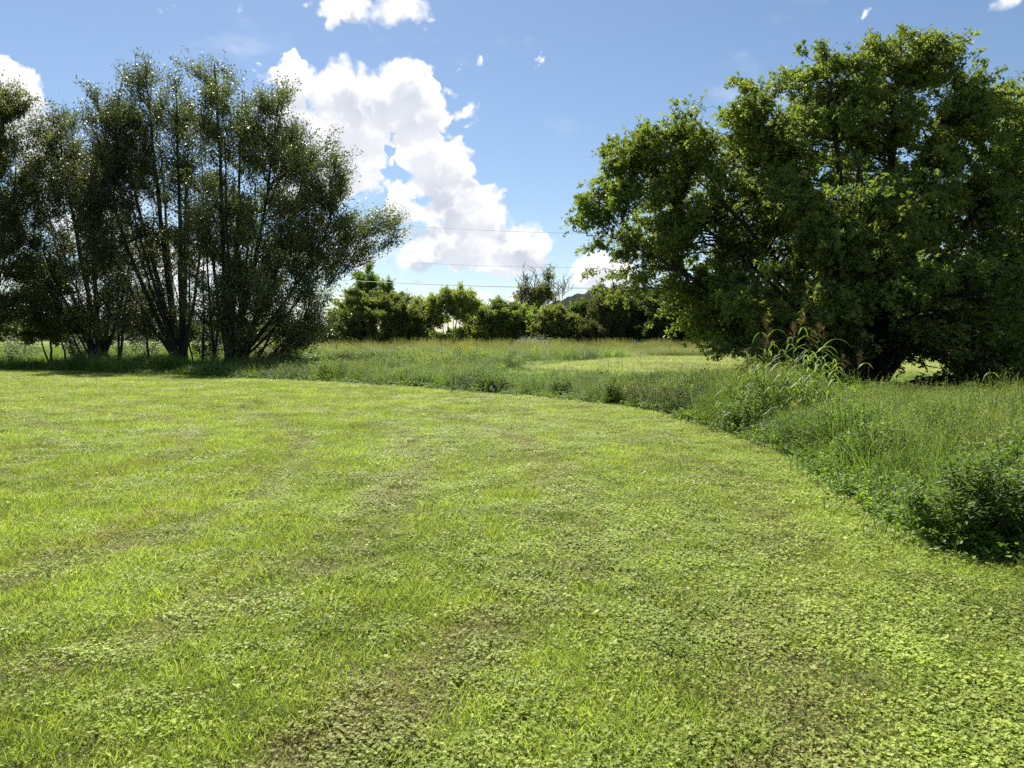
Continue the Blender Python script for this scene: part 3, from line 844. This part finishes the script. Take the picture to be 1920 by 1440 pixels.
grow_tree('small_tree', 'small dark bushy tree with three thin trunks standing between two silver maples', 'tree', gbase(102, 55),
          stpx([(90, 560, 0, .1), (112, 580, .4, .09, (.9, 0, 0)), (75, 590, -.4, .08, (-.5, 0, 0)), (120, 610, 0, .08, (1.4, .2, 0))], 55),
          envpx([(90, 580, 42, 42), (75, 610, 40, 34), (125, 610, 36, 30)], 55),
          leaf_mats=[M['dark']], bark=M['barkd'], seed=5, n2=50, n3=420, per=46, leafL=.17, leafW=.55, up=.3, out=.6, twig=.8)

RT = 30
grow_tree('box_elder_tree', 'huge spreading box elder with a peaked yellow-green crown right of the field gap', 'tree', gbase(1640, RT),
          stpx([(1690, 90, 1, .34), (1560, 150, -1, .28), (1430, 230, 0, .26), (1300, 330, -1, .2), (1180, 320, 0, .14), (1140, 440, -1, .13), (1760, 240, 0, .3), (1600, 280, -4, .24), (1850, 380, -1, .26), (1500, 380, -4, .2), (1680, 300, 4, .26), (1400, 480, -1, .16), (1820, 520, 1, .2, (.3, 0, 0)), (1500, 560, 1, .14), (1850, 706, 1, .07)], RT),
          envpx([(1690, 122, 80, 72, 1.1), (1715, 84, 36, 20, 1.0), (1640, 430, 100, 80, .9, -5), (1600, 520, 100, 70, 1, -5), (1720, 510, 90, 70, 1, -6), (1560, 400, 80, 70, .9, -4), (1690, 480, 100, 90, .8, 4), (1830, 190, 60, 50, 1), (1620, 190, 80, 80), (1540, 190, 100, 90, 1.1), (1440, 250, 110, 90, 1.1), (1330, 290, 100, 75, 1.1), (1220, 300, 70, 58, 1), (1165, 400, 58, 70, .8), (1122, 452, 44, 36, 1.3), (1165, 310, 46, 56, 1.2), (1262, 262, 66, 46, 1.2), (1110, 380, 30, 40, .9), (1760, 390, 100, 80, 1), (1745, 125, 50, 50, 1), (1250, 400, 110, 90),
                 (1400, 400, 140, 120, 1.1), (1590, 350, 170, 150, 1.1), (1770, 260, 110, 110, 1.1), (1860, 330, 90, 120), (1530, 500, 150, 80, 1), (1350, 510, 110, 80), (1200, 520, 80, 60, .9), (1380, 600, 70, 66, 1.2), (1310, 585, 60, 45, .9), (1370, 655, 50, 30, .9),
                 (1720, 450, 170, 110), (1880, 520, 130, 110), (1500, 590, 60, 50, .6), (1500, 620, 60, 50, 1.2, -3), (1855, 680, 72, 55, 1.8, -5), (1785, 668, 44, 44, 1.0, -4), (1800, 600, 100, 50, 1.4, -6), (1640, 570, 110, 50, 1.3, -6), (1580, 630, 50, 40, .8, -4), (1700, 620, 60, 36, 1.0, 5), (1880, 590, 70, 90, 1.5, -6), (1450, 672, 80, 52, 1.6, -4), (1535, 675, 60, 48, 1.5, -3), (1385, 660, 50, 40, 1.2, -5), (1300, 440, 110, 80, .9, 2), (1430, 330, 110, 80, .9, 3), (1560, 260, 100, 80, .9, 3), (1500, 450, 110, 80, 1, 3), (1780, 150, 50, 40, 1), (1850, 200, 60, 50, 1), (1450, 560, 80, 60, 1, -5)], RT, 1.0),
          leaf_mats=[M['elder'], M['fresh']], bark=M['barkd'], seed=7, n2=1400, n3=12500, per=15, leafL=.125, leafW=.55, up=.25, out=.6, droop=.25, twig=.8, compound=True, fold=.14, sides=10,
          spread=.12, shell=2.1, branch_r=.06, mixf=.3, ctrl=(.5, .6))
grow_tree('box_elder_tree', 'box elder cut off by the right side of the photo, its skirt near the ground', 'tree', gbase(2080, RT + 1),
          stpx([(1960, 190, 0, .26), (2080, 180, 0, .28), (2200, 260, 0, .26), (1940, 400, -3, .2), (2060, 380, -4, .2)], RT + 1),
          envpx([(1945, 225, 70, 75), (2060, 220, 100, 100), (2190, 320, 100, 120, .7), (1960, 350, 90, 100), (2060, 450, 150, 140), (1930, 520, 90, 90), (1960, 630, 100, 60), (1930, 680, 80, 60, 1.8, -6)], RT + 1),
          leaf_mats=[M['elder'], M['fresh']], bark=M['barkd'], seed=8, n2=600, n3=5800, per=15, leafL=.125, leafW=.55, up=.25, out=.7, droop=.25, twig=.8, compound=True, fold=.14,
          spread=.12, shell=2.6, mixf=.3)

# --- the far tree line
def far_tree(name, label, px, Y, env, stems, mats, seed, n3=420, per=34, leaf=.24, up=.4, bark='barkd', mixf=None, n2=40, **kw):
    if name not in ('open_tree', 'dead_topped_tree', 'spruce_tree', 'small_conifer'):
        w = max(e[2] for e in env); env = env + [(px, 636, w * .9, 20, 1.2)]
    n3 = int(n3 * 2.2); n2 = int(n2 * 2)
    return grow_tree(name, label, 'tree', gbase(px, Y), stpx(stems, Y), envpx(env, Y), leaf_mats=mats, bark=M[bark], seed=seed, n2=n2, n3=n3, per=per, leafL=leaf, leafW=.6, up=up, out=.5,
                     twig=1.0, sides=6, spread=.2, group='trees along the far side of the field', mixf=mixf, **kw)
S = lambda x, y, n=3, w=20, r=.15: [(x + (i - (n - 1) / 2) * w, y + abs(i - (n - 1) / 2) * 18, (i % 2) * 1.5, r) for i in range(n)]
far_tree('tall_tree', 'tall bright green tree rising behind the round olive tree beside the gap', 688, 118, [(690, 545, 32, 36), (660, 590, 30, 30), (725, 575, 26, 30), (690, 520, 16, 14), (640, 610, 20, 16)], S(690, 525), [M['fresh']], 31, n3=620, per=36)
far_tree('small_conifer', 'little pointed conifer top beside the tall bright green tree', 724, 116, [(724, 545, 10, 18), (724, 575, 14, 22)], S(724, 532, 1), [M['fresh']], 32, n3=130, n2=16)
far_tree('round_tree', 'broad round olive-brown tree, widest of the far line, beside the gap', 700, 104, [(700, 585, 60, 40), (660, 605, 38, 38), (745, 600, 42, 42), (700, 620, 60, 28), (770, 615, 24, 30)], S(700, 570, 5), [M['olive'], M['fresh']], 33, n3=1500, per=34, n2=90, mixf=.35)
far_tree('spruce_tree', 'dark pointed spruce tip poking above the olive-brown tree', 750, 122, [(751, 566, 5, 14), (751, 590, 12, 16)], S(751, 552, 1), [M['dark']], 34, n3=110, n2=14)
far_tree('willow_tree', 'feathery olive tree left of the open-trunked tree', 800, 108, [(795, 582, 26, 24), (815, 590, 22, 26), (785, 605, 20, 24)], S(800, 572), [M['olive']], 35, n3=420, per=30)
far_tree('open_tree', 'flat-topped tree with three visible leaning dark trunks', 845, 103, [(862, 560, 26, 17), (835, 566, 20, 17), (878, 572, 22, 15, .8), (815, 580, 14, 14, .6), (850, 590, 30, 14, .4), (858, 578, 36, 14, .9), (840, 634, 36, 14, 1.2)],
         [(862, 552, 0, .16), (838, 565, 1, .14), (822, 580, 0, .12), (884, 570, -1, .13), (850, 560, 1, .12)], [M['olive'], M['fresh']], 36, n3=400, per=28, mixf=.4)
far_tree('low_tree', 'low shadowy olive tree right of the leaning trunks', 893, 110, [(893, 590, 22, 20), (890, 620, 30, 24)], S(893, 575), [M['olive'], M['dark']], 37, n3=300, mixf=.4)
far_tree('bushy_tree', 'bushy tree with a small raised tip left of the dead branches', 932, 105, [(936, 590, 24, 22), (915, 605, 22, 26), (955, 608, 26, 28), (935, 625, 36, 22)], S(935, 570), [M['olive'], M['fresh']], 38, n3=640, n2=50, mixf=.5)
far_tree('leafy_tree', 'leafy green tree in front of the dead-topped trees', 978, 106, [(975, 600, 30, 26), (995, 610, 26, 26), (975, 630, 36, 18)], S(978, 580), [M['fresh'], M['olive']], 39, n3=620, n2=50, mixf=.3)
def dead_top(px, label, seed, tops, env, n3):
    Y = 112; base = np.array(gbase(px, Y))
    root = far_tree('dead_topped_tree', label, px, Y, env, tops, [M['olive'], M['rust']], seed, n3=n3, per=12, up=.7, n2=30, mixf=.35)
    r = np.random.default_rng(seed); P0 = []; P1 = []; P2 = []
    for (x, y, dy, rad) in tops:
        t = W3(x, y, Y + dy) - base
        for k in range(9):
            f = .5 + .5 * r.random(); s = t * np.array([f, f, f]); s[2] = t[2] * (.72 + .28 * r.random())
            s[:2] = t[:2] + r.normal(0, .15, 2)
            e = s + np.array([r.normal(0, .8), r.normal(0, .8), .5 + r.random() * 1.6])
            P0.append(s); P2.append(e); P1.append((s + e) / 2 + r.normal(0, .2, 3))
            for q in range(2):
                s2 = s + (e - s) * (.4 + .3 * q); P0.append(s2); e2 = s2 + np.array([r.normal(0, .6), r.normal(0, .6), .3 + r.random() * .9]); P2.append(e2); P1.append((s2 + e2) / 2)
    mb = MB(); B = bez(np.array(P0), np.array(P1), np.array(P2), 5)
    mb.tubes(B, np.array([.045, .038, .03, .022, .012])[None] * np.ones((len(B), 1)), 4, .5)
    mb.obj('dead_branches', [M['deadwood']], root, True)
dead_top(985, 'grey dead-topped tree with bare forked branches against the sky, left of the brown one', 40, [(978, 528, 0, .13), (992, 530, 1, .13), (1003, 520, 0, .1), (986, 515, 0, .1)], [(985, 560, 14, 20, .6), (1003, 560, 12, 16, .6)], 120)
dead_top(1030, 'dead-topped tree with a brown dead spike and leaning bare limb, by the hill', 41, [(1030, 520, 0, .16), (1018, 545, 1, .12), (1045, 545, 0, .1), (1056, 538, 0, .1)], [(1022, 550, 16, 16, .7), (1030, 520, 5, 12, .5)], 150)
far_tree('yellow_green_tree', 'small rounded yellow-green tree in front of the dead-topped trees', 1042, 101, [(1042, 605, 26, 26), (1030, 625, 26, 22), (1060, 622, 24, 24)], S(1042, 585), [M['olive']], 42, n3=640, n2=50)
far_tree('hillside_tree', 'dark green tree standing below the hill crest right of the yellow-green one', 1090, 112, [(1085, 590, 26, 22), (1105, 585, 22, 22), (1075, 600, 26, 26), (1100, 600, 36, 30)], S(1092, 570), [M['fresh'], M['dark']], 43, n3=620, n2=50, mixf=.6)
far_tree('russet_bush', 'low brownish rounded bush at the foot of the hillside trees', 1108, 100, [(1108, 622, 22, 20), (1100, 635, 24, 12)], S(1108, 610, 3, 10, .07), [M['rust'], M['dark']], 44, n3=300, n2=30, mixf=.35)
far_tree('hanging_tree', 'grey-green tree with hanging branches partly hidden by the box elder', 1140, 104, [(1140, 580, 26, 36), (1135, 615, 24, 26), (1155, 600, 20, 30)], S(1140, 550), [M['dark'], M['rust']], 45, n3=500, n2=50, mixf=.4)
far_tree('dense_tree', 'dense green tree behind the left fringe of the box elder', 1190, 106, [(1190, 575, 34, 36), (1180, 610, 34, 30), (1215, 605, 26, 30)], S(1190, 545), [M['fresh'], M['dark']], 46, n3=620, n2=50, mixf=.5)
far_tree('shaded_tree', 'shaded tree where the far line meets drooping boughs of the box elder', 1250, 102, [(1250, 580, 36, 40), (1240, 620, 34, 26), (1275, 600, 30, 40)], S(1250, 550), [M['dark']], 47, n3=620, n2=50)
far_tree('shaded_tree', 'dark tree behind the lowest yellow-green boughs of the box elder', 1315, 100, [(1315, 585, 38, 40), (1310, 620, 36, 26)], S(1315, 550), [M['dark']], 48, n3=560, n2=50)
for i, (px, Yv) in enumerate(((1390, 108), (1460, 112), (1530, 108), (1880, 110), (1960, 114))):
    far_tree('background_tree', 'dark tree of the far line glimpsed only through holes in the box elder', px, Yv, [(px, 590, 38, 40), (px + 8, 620, 38, 22)], S(px, 560), [M['dark']], 50 + i, n3=320, per=26, n2=30, leaf=.36)
far_tree('infill_tree', 'rounded olive tree low between the round tree and the feathery one', 770, 118, [(772, 590, 26, 22), (765, 615, 26, 26)], S(772, 578), [M['olive']], 61, n3=400, n2=40)
far_tree('infill_tree', 'green tree low between the leaning trunks and the bushy tree', 903, 120, [(905, 594, 22, 18), (900, 615, 26, 26)], S(904, 582), [M['fresh']], 62, n3=380, n2=40)
far_tree('infill_tree', 'dark green tree behind the yellow-green one, under the dead spike', 1016, 122, [(1014, 590, 26, 22), (1020, 612, 28, 26)], S(1014, 575), [M['dark'], M['fresh']], 63, n3=480, n2=40, mixf=.5)
far_tree('infill_tree', 'dark green tree rising just right of the hill crest, left of the box elder', 1128, 126, [(1128, 560, 24, 24), (1125, 590, 30, 30)], S(1128, 540), [M['dark'], M['fresh']], 64, n3=560, n2=40, mixf=.4)
# distant trees in the gap and behind the left row
for i, (px, py, w) in enumerate(((560, 612, 30), (598, 620, 22), (622, 617, 24), (500, 610, 40), (430, 604, 40), (350, 612, 36), (270, 606, 40), (190, 612, 36), (110, 606, 40), (30, 604, 40), (-60, 600, 40))):
    Yv = 230 + (i * 37) % 60
    lab = ('distant dark tree at the skyline in the gap between the two tree groups' if i in (1, 2) else 'distant dark tree glimpsed beyond the meadow through the left row')
    o = grow_tree('distant_tree', lab, 'tree', gbase(px, Yv), stpx(S(px, py + 6, 2, 10), Yv), envpx([(px, py + 12, w * .8, 13), (px - w * .4, py + 18, w * .5, 12), (px + w * .5, py + 18, w * .5, 12)], Yv),
                  leaf_mats=[M['dark']], bark=M['barkd'], seed=70 + i, n2=24, n3=200, per=24, leafL=.8, leafW=.7, up=.2, out=.5, twig=1.8, sides=5, spread=.4, group='distant trees beyond the meadow')

# ------------------------------------------------------------------ overhead wires
def wire(x0, y0, x1, y1, Y, rad, label, sag):
    A = W3(x0, y0, Y); B = W3(x1, y1, Y)
    d = B - A; A2 = A - d * .9; B2 = B + d * .9
    t = np.linspace(0, 1, 41)[:, None]
    pts = A2 + (B2 - A2) * t; pts[:, 2] -= sag * (4 * t[:, 0] * (1 - t[:, 0]) - .9)
    c = pts.mean(0); mb = MB(); mb.tubes((pts)[None], np.full((1, 41), rad), 5, .5)
    tag(mb.obj('power_line', [M['cable']], None, True), label, 'power line', 'power lines crossing the gap between the trees')
wire(745, 423, 1090, 438, 88, .014, 'topmost thin power line across the big cloud', 1.0)
wire(715, 490, 1100, 503, 88, .014, 'middle thin power line across the bottom of the big cloud', 1.0)
wire(700, 529, 1120, 541, 84, .026, 'lowest and thickest power line, just above the far trees', 1.0)

# ------------------------------------------------------------------ single plants
def cane_plant(px, Y, h, seed, label, leaves=8, head=True, group=None, name='tall_grass_stalk', lean=None, headmat='redseed'):
    r = np.random.default_rng(seed)
    root = empty(name, gbase(px, Y)); tag(root, label, 'plant', group)
    ln = r.normal(0, .08, 2) if lean is None else np.array(lean)
    t = np.linspace(0, 1, 9)
    pts = np.stack([ln[0] * t ** 1.6 * h, ln[1] * t ** 1.6 * h, t * h], 1)
    mb = MB(); mb.tubes(pts[None], np.linspace(.0075, .003, 9)[None], 5, .5); mb.obj('stem', [M['weedg']], root, True)
    mb = MB(); n = leaves
    u = np.linspace(.2, .92, n) + r.normal(0, .02, n)
    P_ = np.stack([np.interp(u, t, pts[:, k]) for k in range(3)], 1)
    an = np.arange(n) * 2.6 + r.random() * 6.28 + r.normal(0, .4, n)
    D = np.stack([np.cos(an) * .75, np.sin(an) * .75, np.ones(n)], 1)
    mb.blades(P_, D, .5 + r.random(n) * .34, .028 + r.random(n) * .012, 1.6 + r.random(n) * .9, r.random(n), 0, 8, face=1)
    mb.obj('leaves', [M['weedg']], root)
    if head:
        mb = MB(); top = pts[-1]; n = 26
        u = r.random(n); b = top + np.outer(u, (ln[0] * .3, ln[1] * .3, .32)) - np.array([0, 0, .06])
        an = r.random(n) * 6.28; D = np.stack([np.cos(an) * .8, np.sin(an) * .8, .8 + .4 * r.random(n)], 1)
        L = (.16 * (1 - u) + .05) * (.7 + .5 * r.random(n))
        mb.blades(b, D, L, .003, .8, r.random(n), 0, 3, rng=r)
        for k in range(6):
            f = .3 + .12 * k
            q = b + norm(D) * (L * f)[:, None] + r.normal(0, .006, (n, 3))
            mb.leaves(q, D + r.normal(0, .4, (n, 3)), r.normal(0, 1, (n, 3)), .013, .005, r.random(n), 0)
        mb.obj('seed_head', [M[headmat]], root)
    return root
rr = random.Random(4)
spots = [(1395, 15.2, 1.35), (1412, 14.6, 1.25), (1432, 14.9, 1.45), (1446, 15.6, 1.85), (1456, 14.2, 1.55), (1470, 15.0, 1.85), (1482, 14.3, 1.4), (1492, 15.4, 1.65), (1505, 14.6, 1.5), (1515, 15.3, 1.7), (1528, 14.8, 1.65), (1540, 15.6, 1.6), (1552, 14.9, 1.35), (1566, 15.2, 1.2), (1500, 13.8, 1.2), (1462, 13.6, 1.1), (1440, 13.9, 1.15), (1420, 14.0, 1.0), (1480, 13.2, 1.0)] + [(1385 + 11 * i, 13.6 + (i * 7 % 5) * .45, .95 + .4 * ((i * 5) % 7) / 7) for i in range(17)]
for i, (px, Y, h) in enumerate(spots):
    hd = h > 1.42
    cane_plant(px, Y, h, 300 + i, 'tall arching grass stalk with reddish feathery seed head before the box elder' if hd else 'shorter arching grass stalk without a seed head in the clump before the box elder',
               leaves=11, head=hd, group='tall arching grass stalks before the box elder')
cane_plant(1600, 14.5, 1.15, 330, 'red-brown seeding stalk standing alone in front of the dark shade', leaves=3, head=True, name='seeding_stalk')
cane_plant(1580, 14.6, 1.05, 331, 'dull red seeding stalk leaning between the grass clump and the box elder trunk', leaves=2, head=True, name='seeding_stalk')

def hook_plant(px, Y, h, label, L=.4, seed=1, side=-1, w=.022):
    r = np.random.default_rng(seed)
    root = empty('bent_leaf_stalk', gbase(px, Y)); tag(root, label, 'plant')
    mb = MB(); t = np.linspace(0, 1, 6); pts = np.stack([t * 0, t * .02, t * h], 1)
    mb.tubes(pts[None], np.linspace(.006, .003, 6)[None], 5, .5); mb.obj('stem', [M['weedg']], root, True)
    mb = MB(); mb.blades(np.array([[0, 0, h * .93]]), np.array([[side * .6, -.15, 1.]]), L, w, 2.6, .95, 0, 10, face=1)
    mb.blades(np.array([[0, 0, h * .55]]), np.array([[-side * .5, .1, 1.]]), L * .7, w * .8, 1.9, .6, 0, 8, face=1)
    mb.obj('leaf', [M['weedg']], root)
hook_plant(1872, 13, 1.08, 'lone stalk with one long leaf bent like a hook, far right', .42, 1, -1, .03)
hook_plant(1613, 11.5, .98, 'stalk with a small pale hooked leaf in front of the box elder trunk', .2, 2, -1)
def foxtail(px, Y, h, label, seed, bend=1.9, L=.13):
    root = empty('foxtail_grass', gbase(px, Y)); tag(root, label, 'plant', 'foxtail grasses among the tall weeds')
    r = np.random.default_rng(seed); t = np.linspace(0, 1, 7)
    pts = np.stack([t ** 2 * .06, t * .01, t * h], 1)
    mb = MB(); mb.tubes(pts[None], np.linspace(.0025, .0015, 7)[None], 4, .5); mb.obj('stem', [M['weedg']], root, True)
    n = 260; u = r.random(n); a = bend * u; 
    c = pts[-1] + np.stack([L / bend * (1 - np.cos(a)) * 1.2, 0 * a, L / bend * np.sin(a)], 1)
    ph = r.random(n) * 6.28; side = np.stack([np.cos(a) * np.cos(ph), np.sin(ph), -np.sin(a) * np.cos(ph)], 1)
    D = side + .8 * np.stack([np.sin(a), 0 * a, np.cos(a)], 1)
    mb = MB(); mb.leaves(c, D, r.normal(0, 1, (n, 3)), .016, .004, r.random(n), 0); mb.obj('seed_head', [M['tan']], root)
foxtail(1868, 7.4, .66, 'large drooping foxtail seed head at the right above the dark bush', 1, 2.3, .17)
foxtail(1655, 8.6, .62, 'small upright foxtail seed head near the lawn edge', 2, 1.0, .08)
foxtail(1780, 9.2, .72, 'small foxtail seed head behind the dark leafy bush', 3, 1.5, .09)
foxtail(1700, 12, .85, 'foxtail seed head catching the light in the middle of the tall weeds', 4, 1.7, .12)
foxtail(1520, 10.5, .62, 'pale foxtail seed head arching over the lawn edge by the grass clump', 5, 2.0, .12)

def shrub(name, label, px, Y, h, w, mats, seed, leaf=.07, wl=.35, n=900, blooms=None, group=None, cat='shrub', dense=1.0):
    """leafy plant: many stems from one base, leaves all over them, blooms at the top"""
    r = np.random.default_rng(seed); root = empty(name, gbase(px, Y)); tag(root, label, cat, group)
    k = 26
    an = r.random(k) * 6.28; rad = w * .5 * np.sqrt(r.random(k))
    tip = np.stack([np.cos(an) * rad, np.sin(an) * rad, h * (1 - .45 * (rad / (w * .5)) ** 2) * (.75 + .3 * r.random(k))], 1)
    b = np.stack([tip[:, 0] * .35, tip[:, 1] * .35, np.zeros(k)], 1)
    m = (b + tip) / 2 + np.array([0, 0, h * .1])
    B = bez(b, m, tip, 6)
    mb = MB(); mb.tubes(B, np.linspace(.008, .003, 6)[None] * np.ones((k, 1)), 4, .3); mb.obj('stems', [M['stalk']], root, True)
    i = r.integers(0, k, n); u = (.05 + .97 * r.random(n) ** .75)[:, None]
    p = (1 - u) ** 2 * b[i] + 2 * u * (1 - u) * m[i] + u ** 2 * tip[i] + r.normal(0, .045, (n, 3)) * np.array([1, 1, .8]) * (w / .8)
    p[:, 2] = np.maximum(p[:, 2], .02)
    an = r.random(n) * 6.28; D = np.stack([np.cos(an), np.sin(an), r.normal(.1, .45, n)], 1)
    L = leaf * (.6 + .8 * r.random(n))
    mb = MB(); mb.leaves(p, D, np.stack([r.normal(0, .4, n), r.normal(0, .4, n), np.ones(n)], 1), L, L * wl, r.random(n), 0, .12)
    mb.obj('foliage', [mats[0]], root)
    if blooms:
        nb = blooms; i = r.integers(0, k, nb); q = tip[i] + r.normal(0, .08, (nb, 3)) * (w / .8) + np.array([0, 0, .03])
        mb = MB(); mb.leaves(q, r.normal(0, 1, (nb, 3)), r.normal(0, 1, (nb, 3)) + np.array([0, 0, 1]), leaf * .55, leaf * .4, r.random(nb), 0)
        mb.obj('flowers', [mats[1]], root)
    return root
shrub('leafy_bush', 'dark broad-leaved bush spilling onto the lawn at the bottom right corner of the weeds', 1845, 6.15, .74, 1.15, [M['weedd']], 401, .058, .36, 7500)
shrub('leafy_bush', 'dark leafy bush behind the corner bush, cut off by the right side', 1925, 7.1, .88, 1.1, [M['weed']], 402, .058, .34, 5200)
for i, (px, Y, h, w, lab, mt, n) in enumerate((
        (930, 24.4, .62, 1.15, 'dark rounded weed clump at the lawn edge below the open-trunked tree', 'weedd', 1700),
        (1052, 22.3, .6, .7, 'small dark broad-leaved clump at the lawn edge right of the rounded one', 'weedd', 900),
        (1150, 20.2, .7, 1.0, 'large green weed clump at the lawn edge in the middle of the band', 'weed', 1600),
        (1198, 19.3, .68, .8, 'brownish seeding weed clump at the lawn edge next to the green one', 'rust', 1000),
        (1258, 17.8, .66, .75, 'brown-tinged weed clump at the bend of the lawn edge', 'rust', 1000),
        (1392, 13.8, .62, 1.0, 'deep green leafy mound at the lawn edge below the tall grass clump', 'weed', 1900),
        (735, 38, .8, 1.3, 'dark weed mound alone in the green weeds below the round olive tree', 'weedd', 900),
        (845, 31, .75, 1.1, 'dark weed clump in the middle of the weeds right of the trees shadow', 'weedd', 900))):
    shrub('weed_clump', lab, px, Y, h, w, [M[mt]], 410 + i, .07, .35, n, group='weed clumps standing out of the band')
for i, (px, Y, h, w, lab, n, b) in enumerate((
        (857, 58, 1.5, 1.9, 'goldenrod with a bright yellow top below the leaning trunks', 1500, 700),
        (1170, 90, 1.5, 2.6, 'bright yellow goldenrod clump in dry grass at the foot of the far trees', 1500, 1500),
        (645, 56, 1.3, 3.0, 'goldenrod patch with yellow-green tops beside the shade of the left trees', 1800, 500),
        (775, 52, 1.1, 2.0, 'faded goldenrod bush in the weeds below the feathery olive tree', 1300, 350),
        (880, 50, 1.3, 2.0, 'yellow-green goldenrod bush right of the bright yellow one', 1500, 300),
        (828, 40, 1.0, 1.6, 'low goldenrod bush with yellow-green tips in front of the others', 1300, 260))):
    shrub('goldenrod', lab, px, Y, h, w, [M['fresh'], M['yellow']], 430 + i, .13, .3, n, b, group='goldenrods in the far weeds', cat='plant')
shrub('white_flowering_bush', 'pale bush of white blooms before the far leafy tree', 998, 92, 1.7, 3.6, [M['fresh'], M['white']], 450, .2, .35, 1500, 1100, cat='plant')
shrub('white_flowering_bush', 'small whitish bush near the yellow goldenrod at the far dry grass', 1188, 92, 1.4, 1.6, [M['fresh'], M['white']], 451, .2, .35, 600, 260, cat='plant')
shrub('white_aster', 'small plant of white asters at the lawn edge below the tall grass clump', 1482, 12.4, .5, .5, [M['weed'], M['white']], 452, .04, .3, 500, 26, cat='plant')
for i, (px, Y, h) in enumerate(((1140, 23, 1.05), (1156, 23.4, 1.0), (1166, 23.2, 1.12))):
    cane_plant(px, Y, h, 460 + i, 'broad-leaved stalk with narrow seed spike above the weeds before the mown field', leaves=6, head=True, group='seed stalks before the mown field', name='seed_stalk', headmat='weedd')
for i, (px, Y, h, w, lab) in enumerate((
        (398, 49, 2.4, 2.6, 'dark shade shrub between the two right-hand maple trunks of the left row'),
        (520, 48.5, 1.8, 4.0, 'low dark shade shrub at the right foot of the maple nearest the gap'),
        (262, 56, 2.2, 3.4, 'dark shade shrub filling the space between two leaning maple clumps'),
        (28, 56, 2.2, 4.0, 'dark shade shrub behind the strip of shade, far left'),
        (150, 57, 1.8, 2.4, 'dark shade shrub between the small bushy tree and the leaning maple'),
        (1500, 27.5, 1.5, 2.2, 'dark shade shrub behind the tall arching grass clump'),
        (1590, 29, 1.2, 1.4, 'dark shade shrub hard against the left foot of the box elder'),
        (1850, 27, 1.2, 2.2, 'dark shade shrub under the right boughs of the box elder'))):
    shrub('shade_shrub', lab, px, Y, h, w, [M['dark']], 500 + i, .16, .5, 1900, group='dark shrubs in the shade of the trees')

# scrub clumps breaking up the weeds: three built, the rest copied with their parts
def copy_plant(o, loc, rz, sc_):
    c = o.copy(); sc.collection.objects.link(c); c.location = loc; c.rotation_euler = (0, 0, rz); c.scale = sc_
    for ch in list(o.children):
        d = ch.copy(); sc.collection.objects.link(d); d.parent = c
    return c
def scrub(label, group, mats, places, seed, h, w, leaf, n, blooms=None):
    rr_ = random.Random(seed); protos = []
    for i, (X, Y, k) in enumerate(places):
        if i < 3:
            o = shrub('scrub_plant', label, 960, 10, h, w, mats[i % len(mats)], seed + i, leaf, .34, n, blooms=blooms if len(mats[i % len(mats)]) > 1 else None, group=group)
            o.location = (X, Y, 0); o.scale = (k, k, k); protos.append(o)
        else:
            copy_plant(protos[i % 3], (X, Y, 0), rr_.random() * 6.28, (k, k, k * (.85 + .3 * rr_.random())))
rp = np.random.default_rng(77)
pl = []
while len(pl) < 46:
    Y = 27 + 36 * rp.random(); a = -.24 + .36 * rp.random(); X = a * Y
    if Y > edge_y(a) + 1.2 and not inside(FIELD, np.array([X]), np.array([Y]))[0] and (a < .02 or Y < 36): pl.append((X, Y, (.55 + .7 * rp.random()) * (1 if a < .02 else .5)))
scrub('lumpy green scrub plant in the weeds between the lawn and the far trees', 'scrub plants in the middle weeds', [[M['weed']], [M['weedd']], [M['fresh']]], pl, 520, .95, 1.5, .11, 900)
pl = []
while len(pl) < 26:
    Y = 7.5 + 9 * rp.random(); a = .3 + .4 * rp.random(); X = a * Y
    if Y > edge_y(a) + 1.0: pl.append((X, Y, .75 + .5 * rp.random()))
scrub('leafy plant mounding up among the tall grasses in the right foreground', 'leafy plants in the right weeds', [[M['weed']], [M['weedd']], [M['weed']]], pl, 540, .62, .75, .055, 1100)
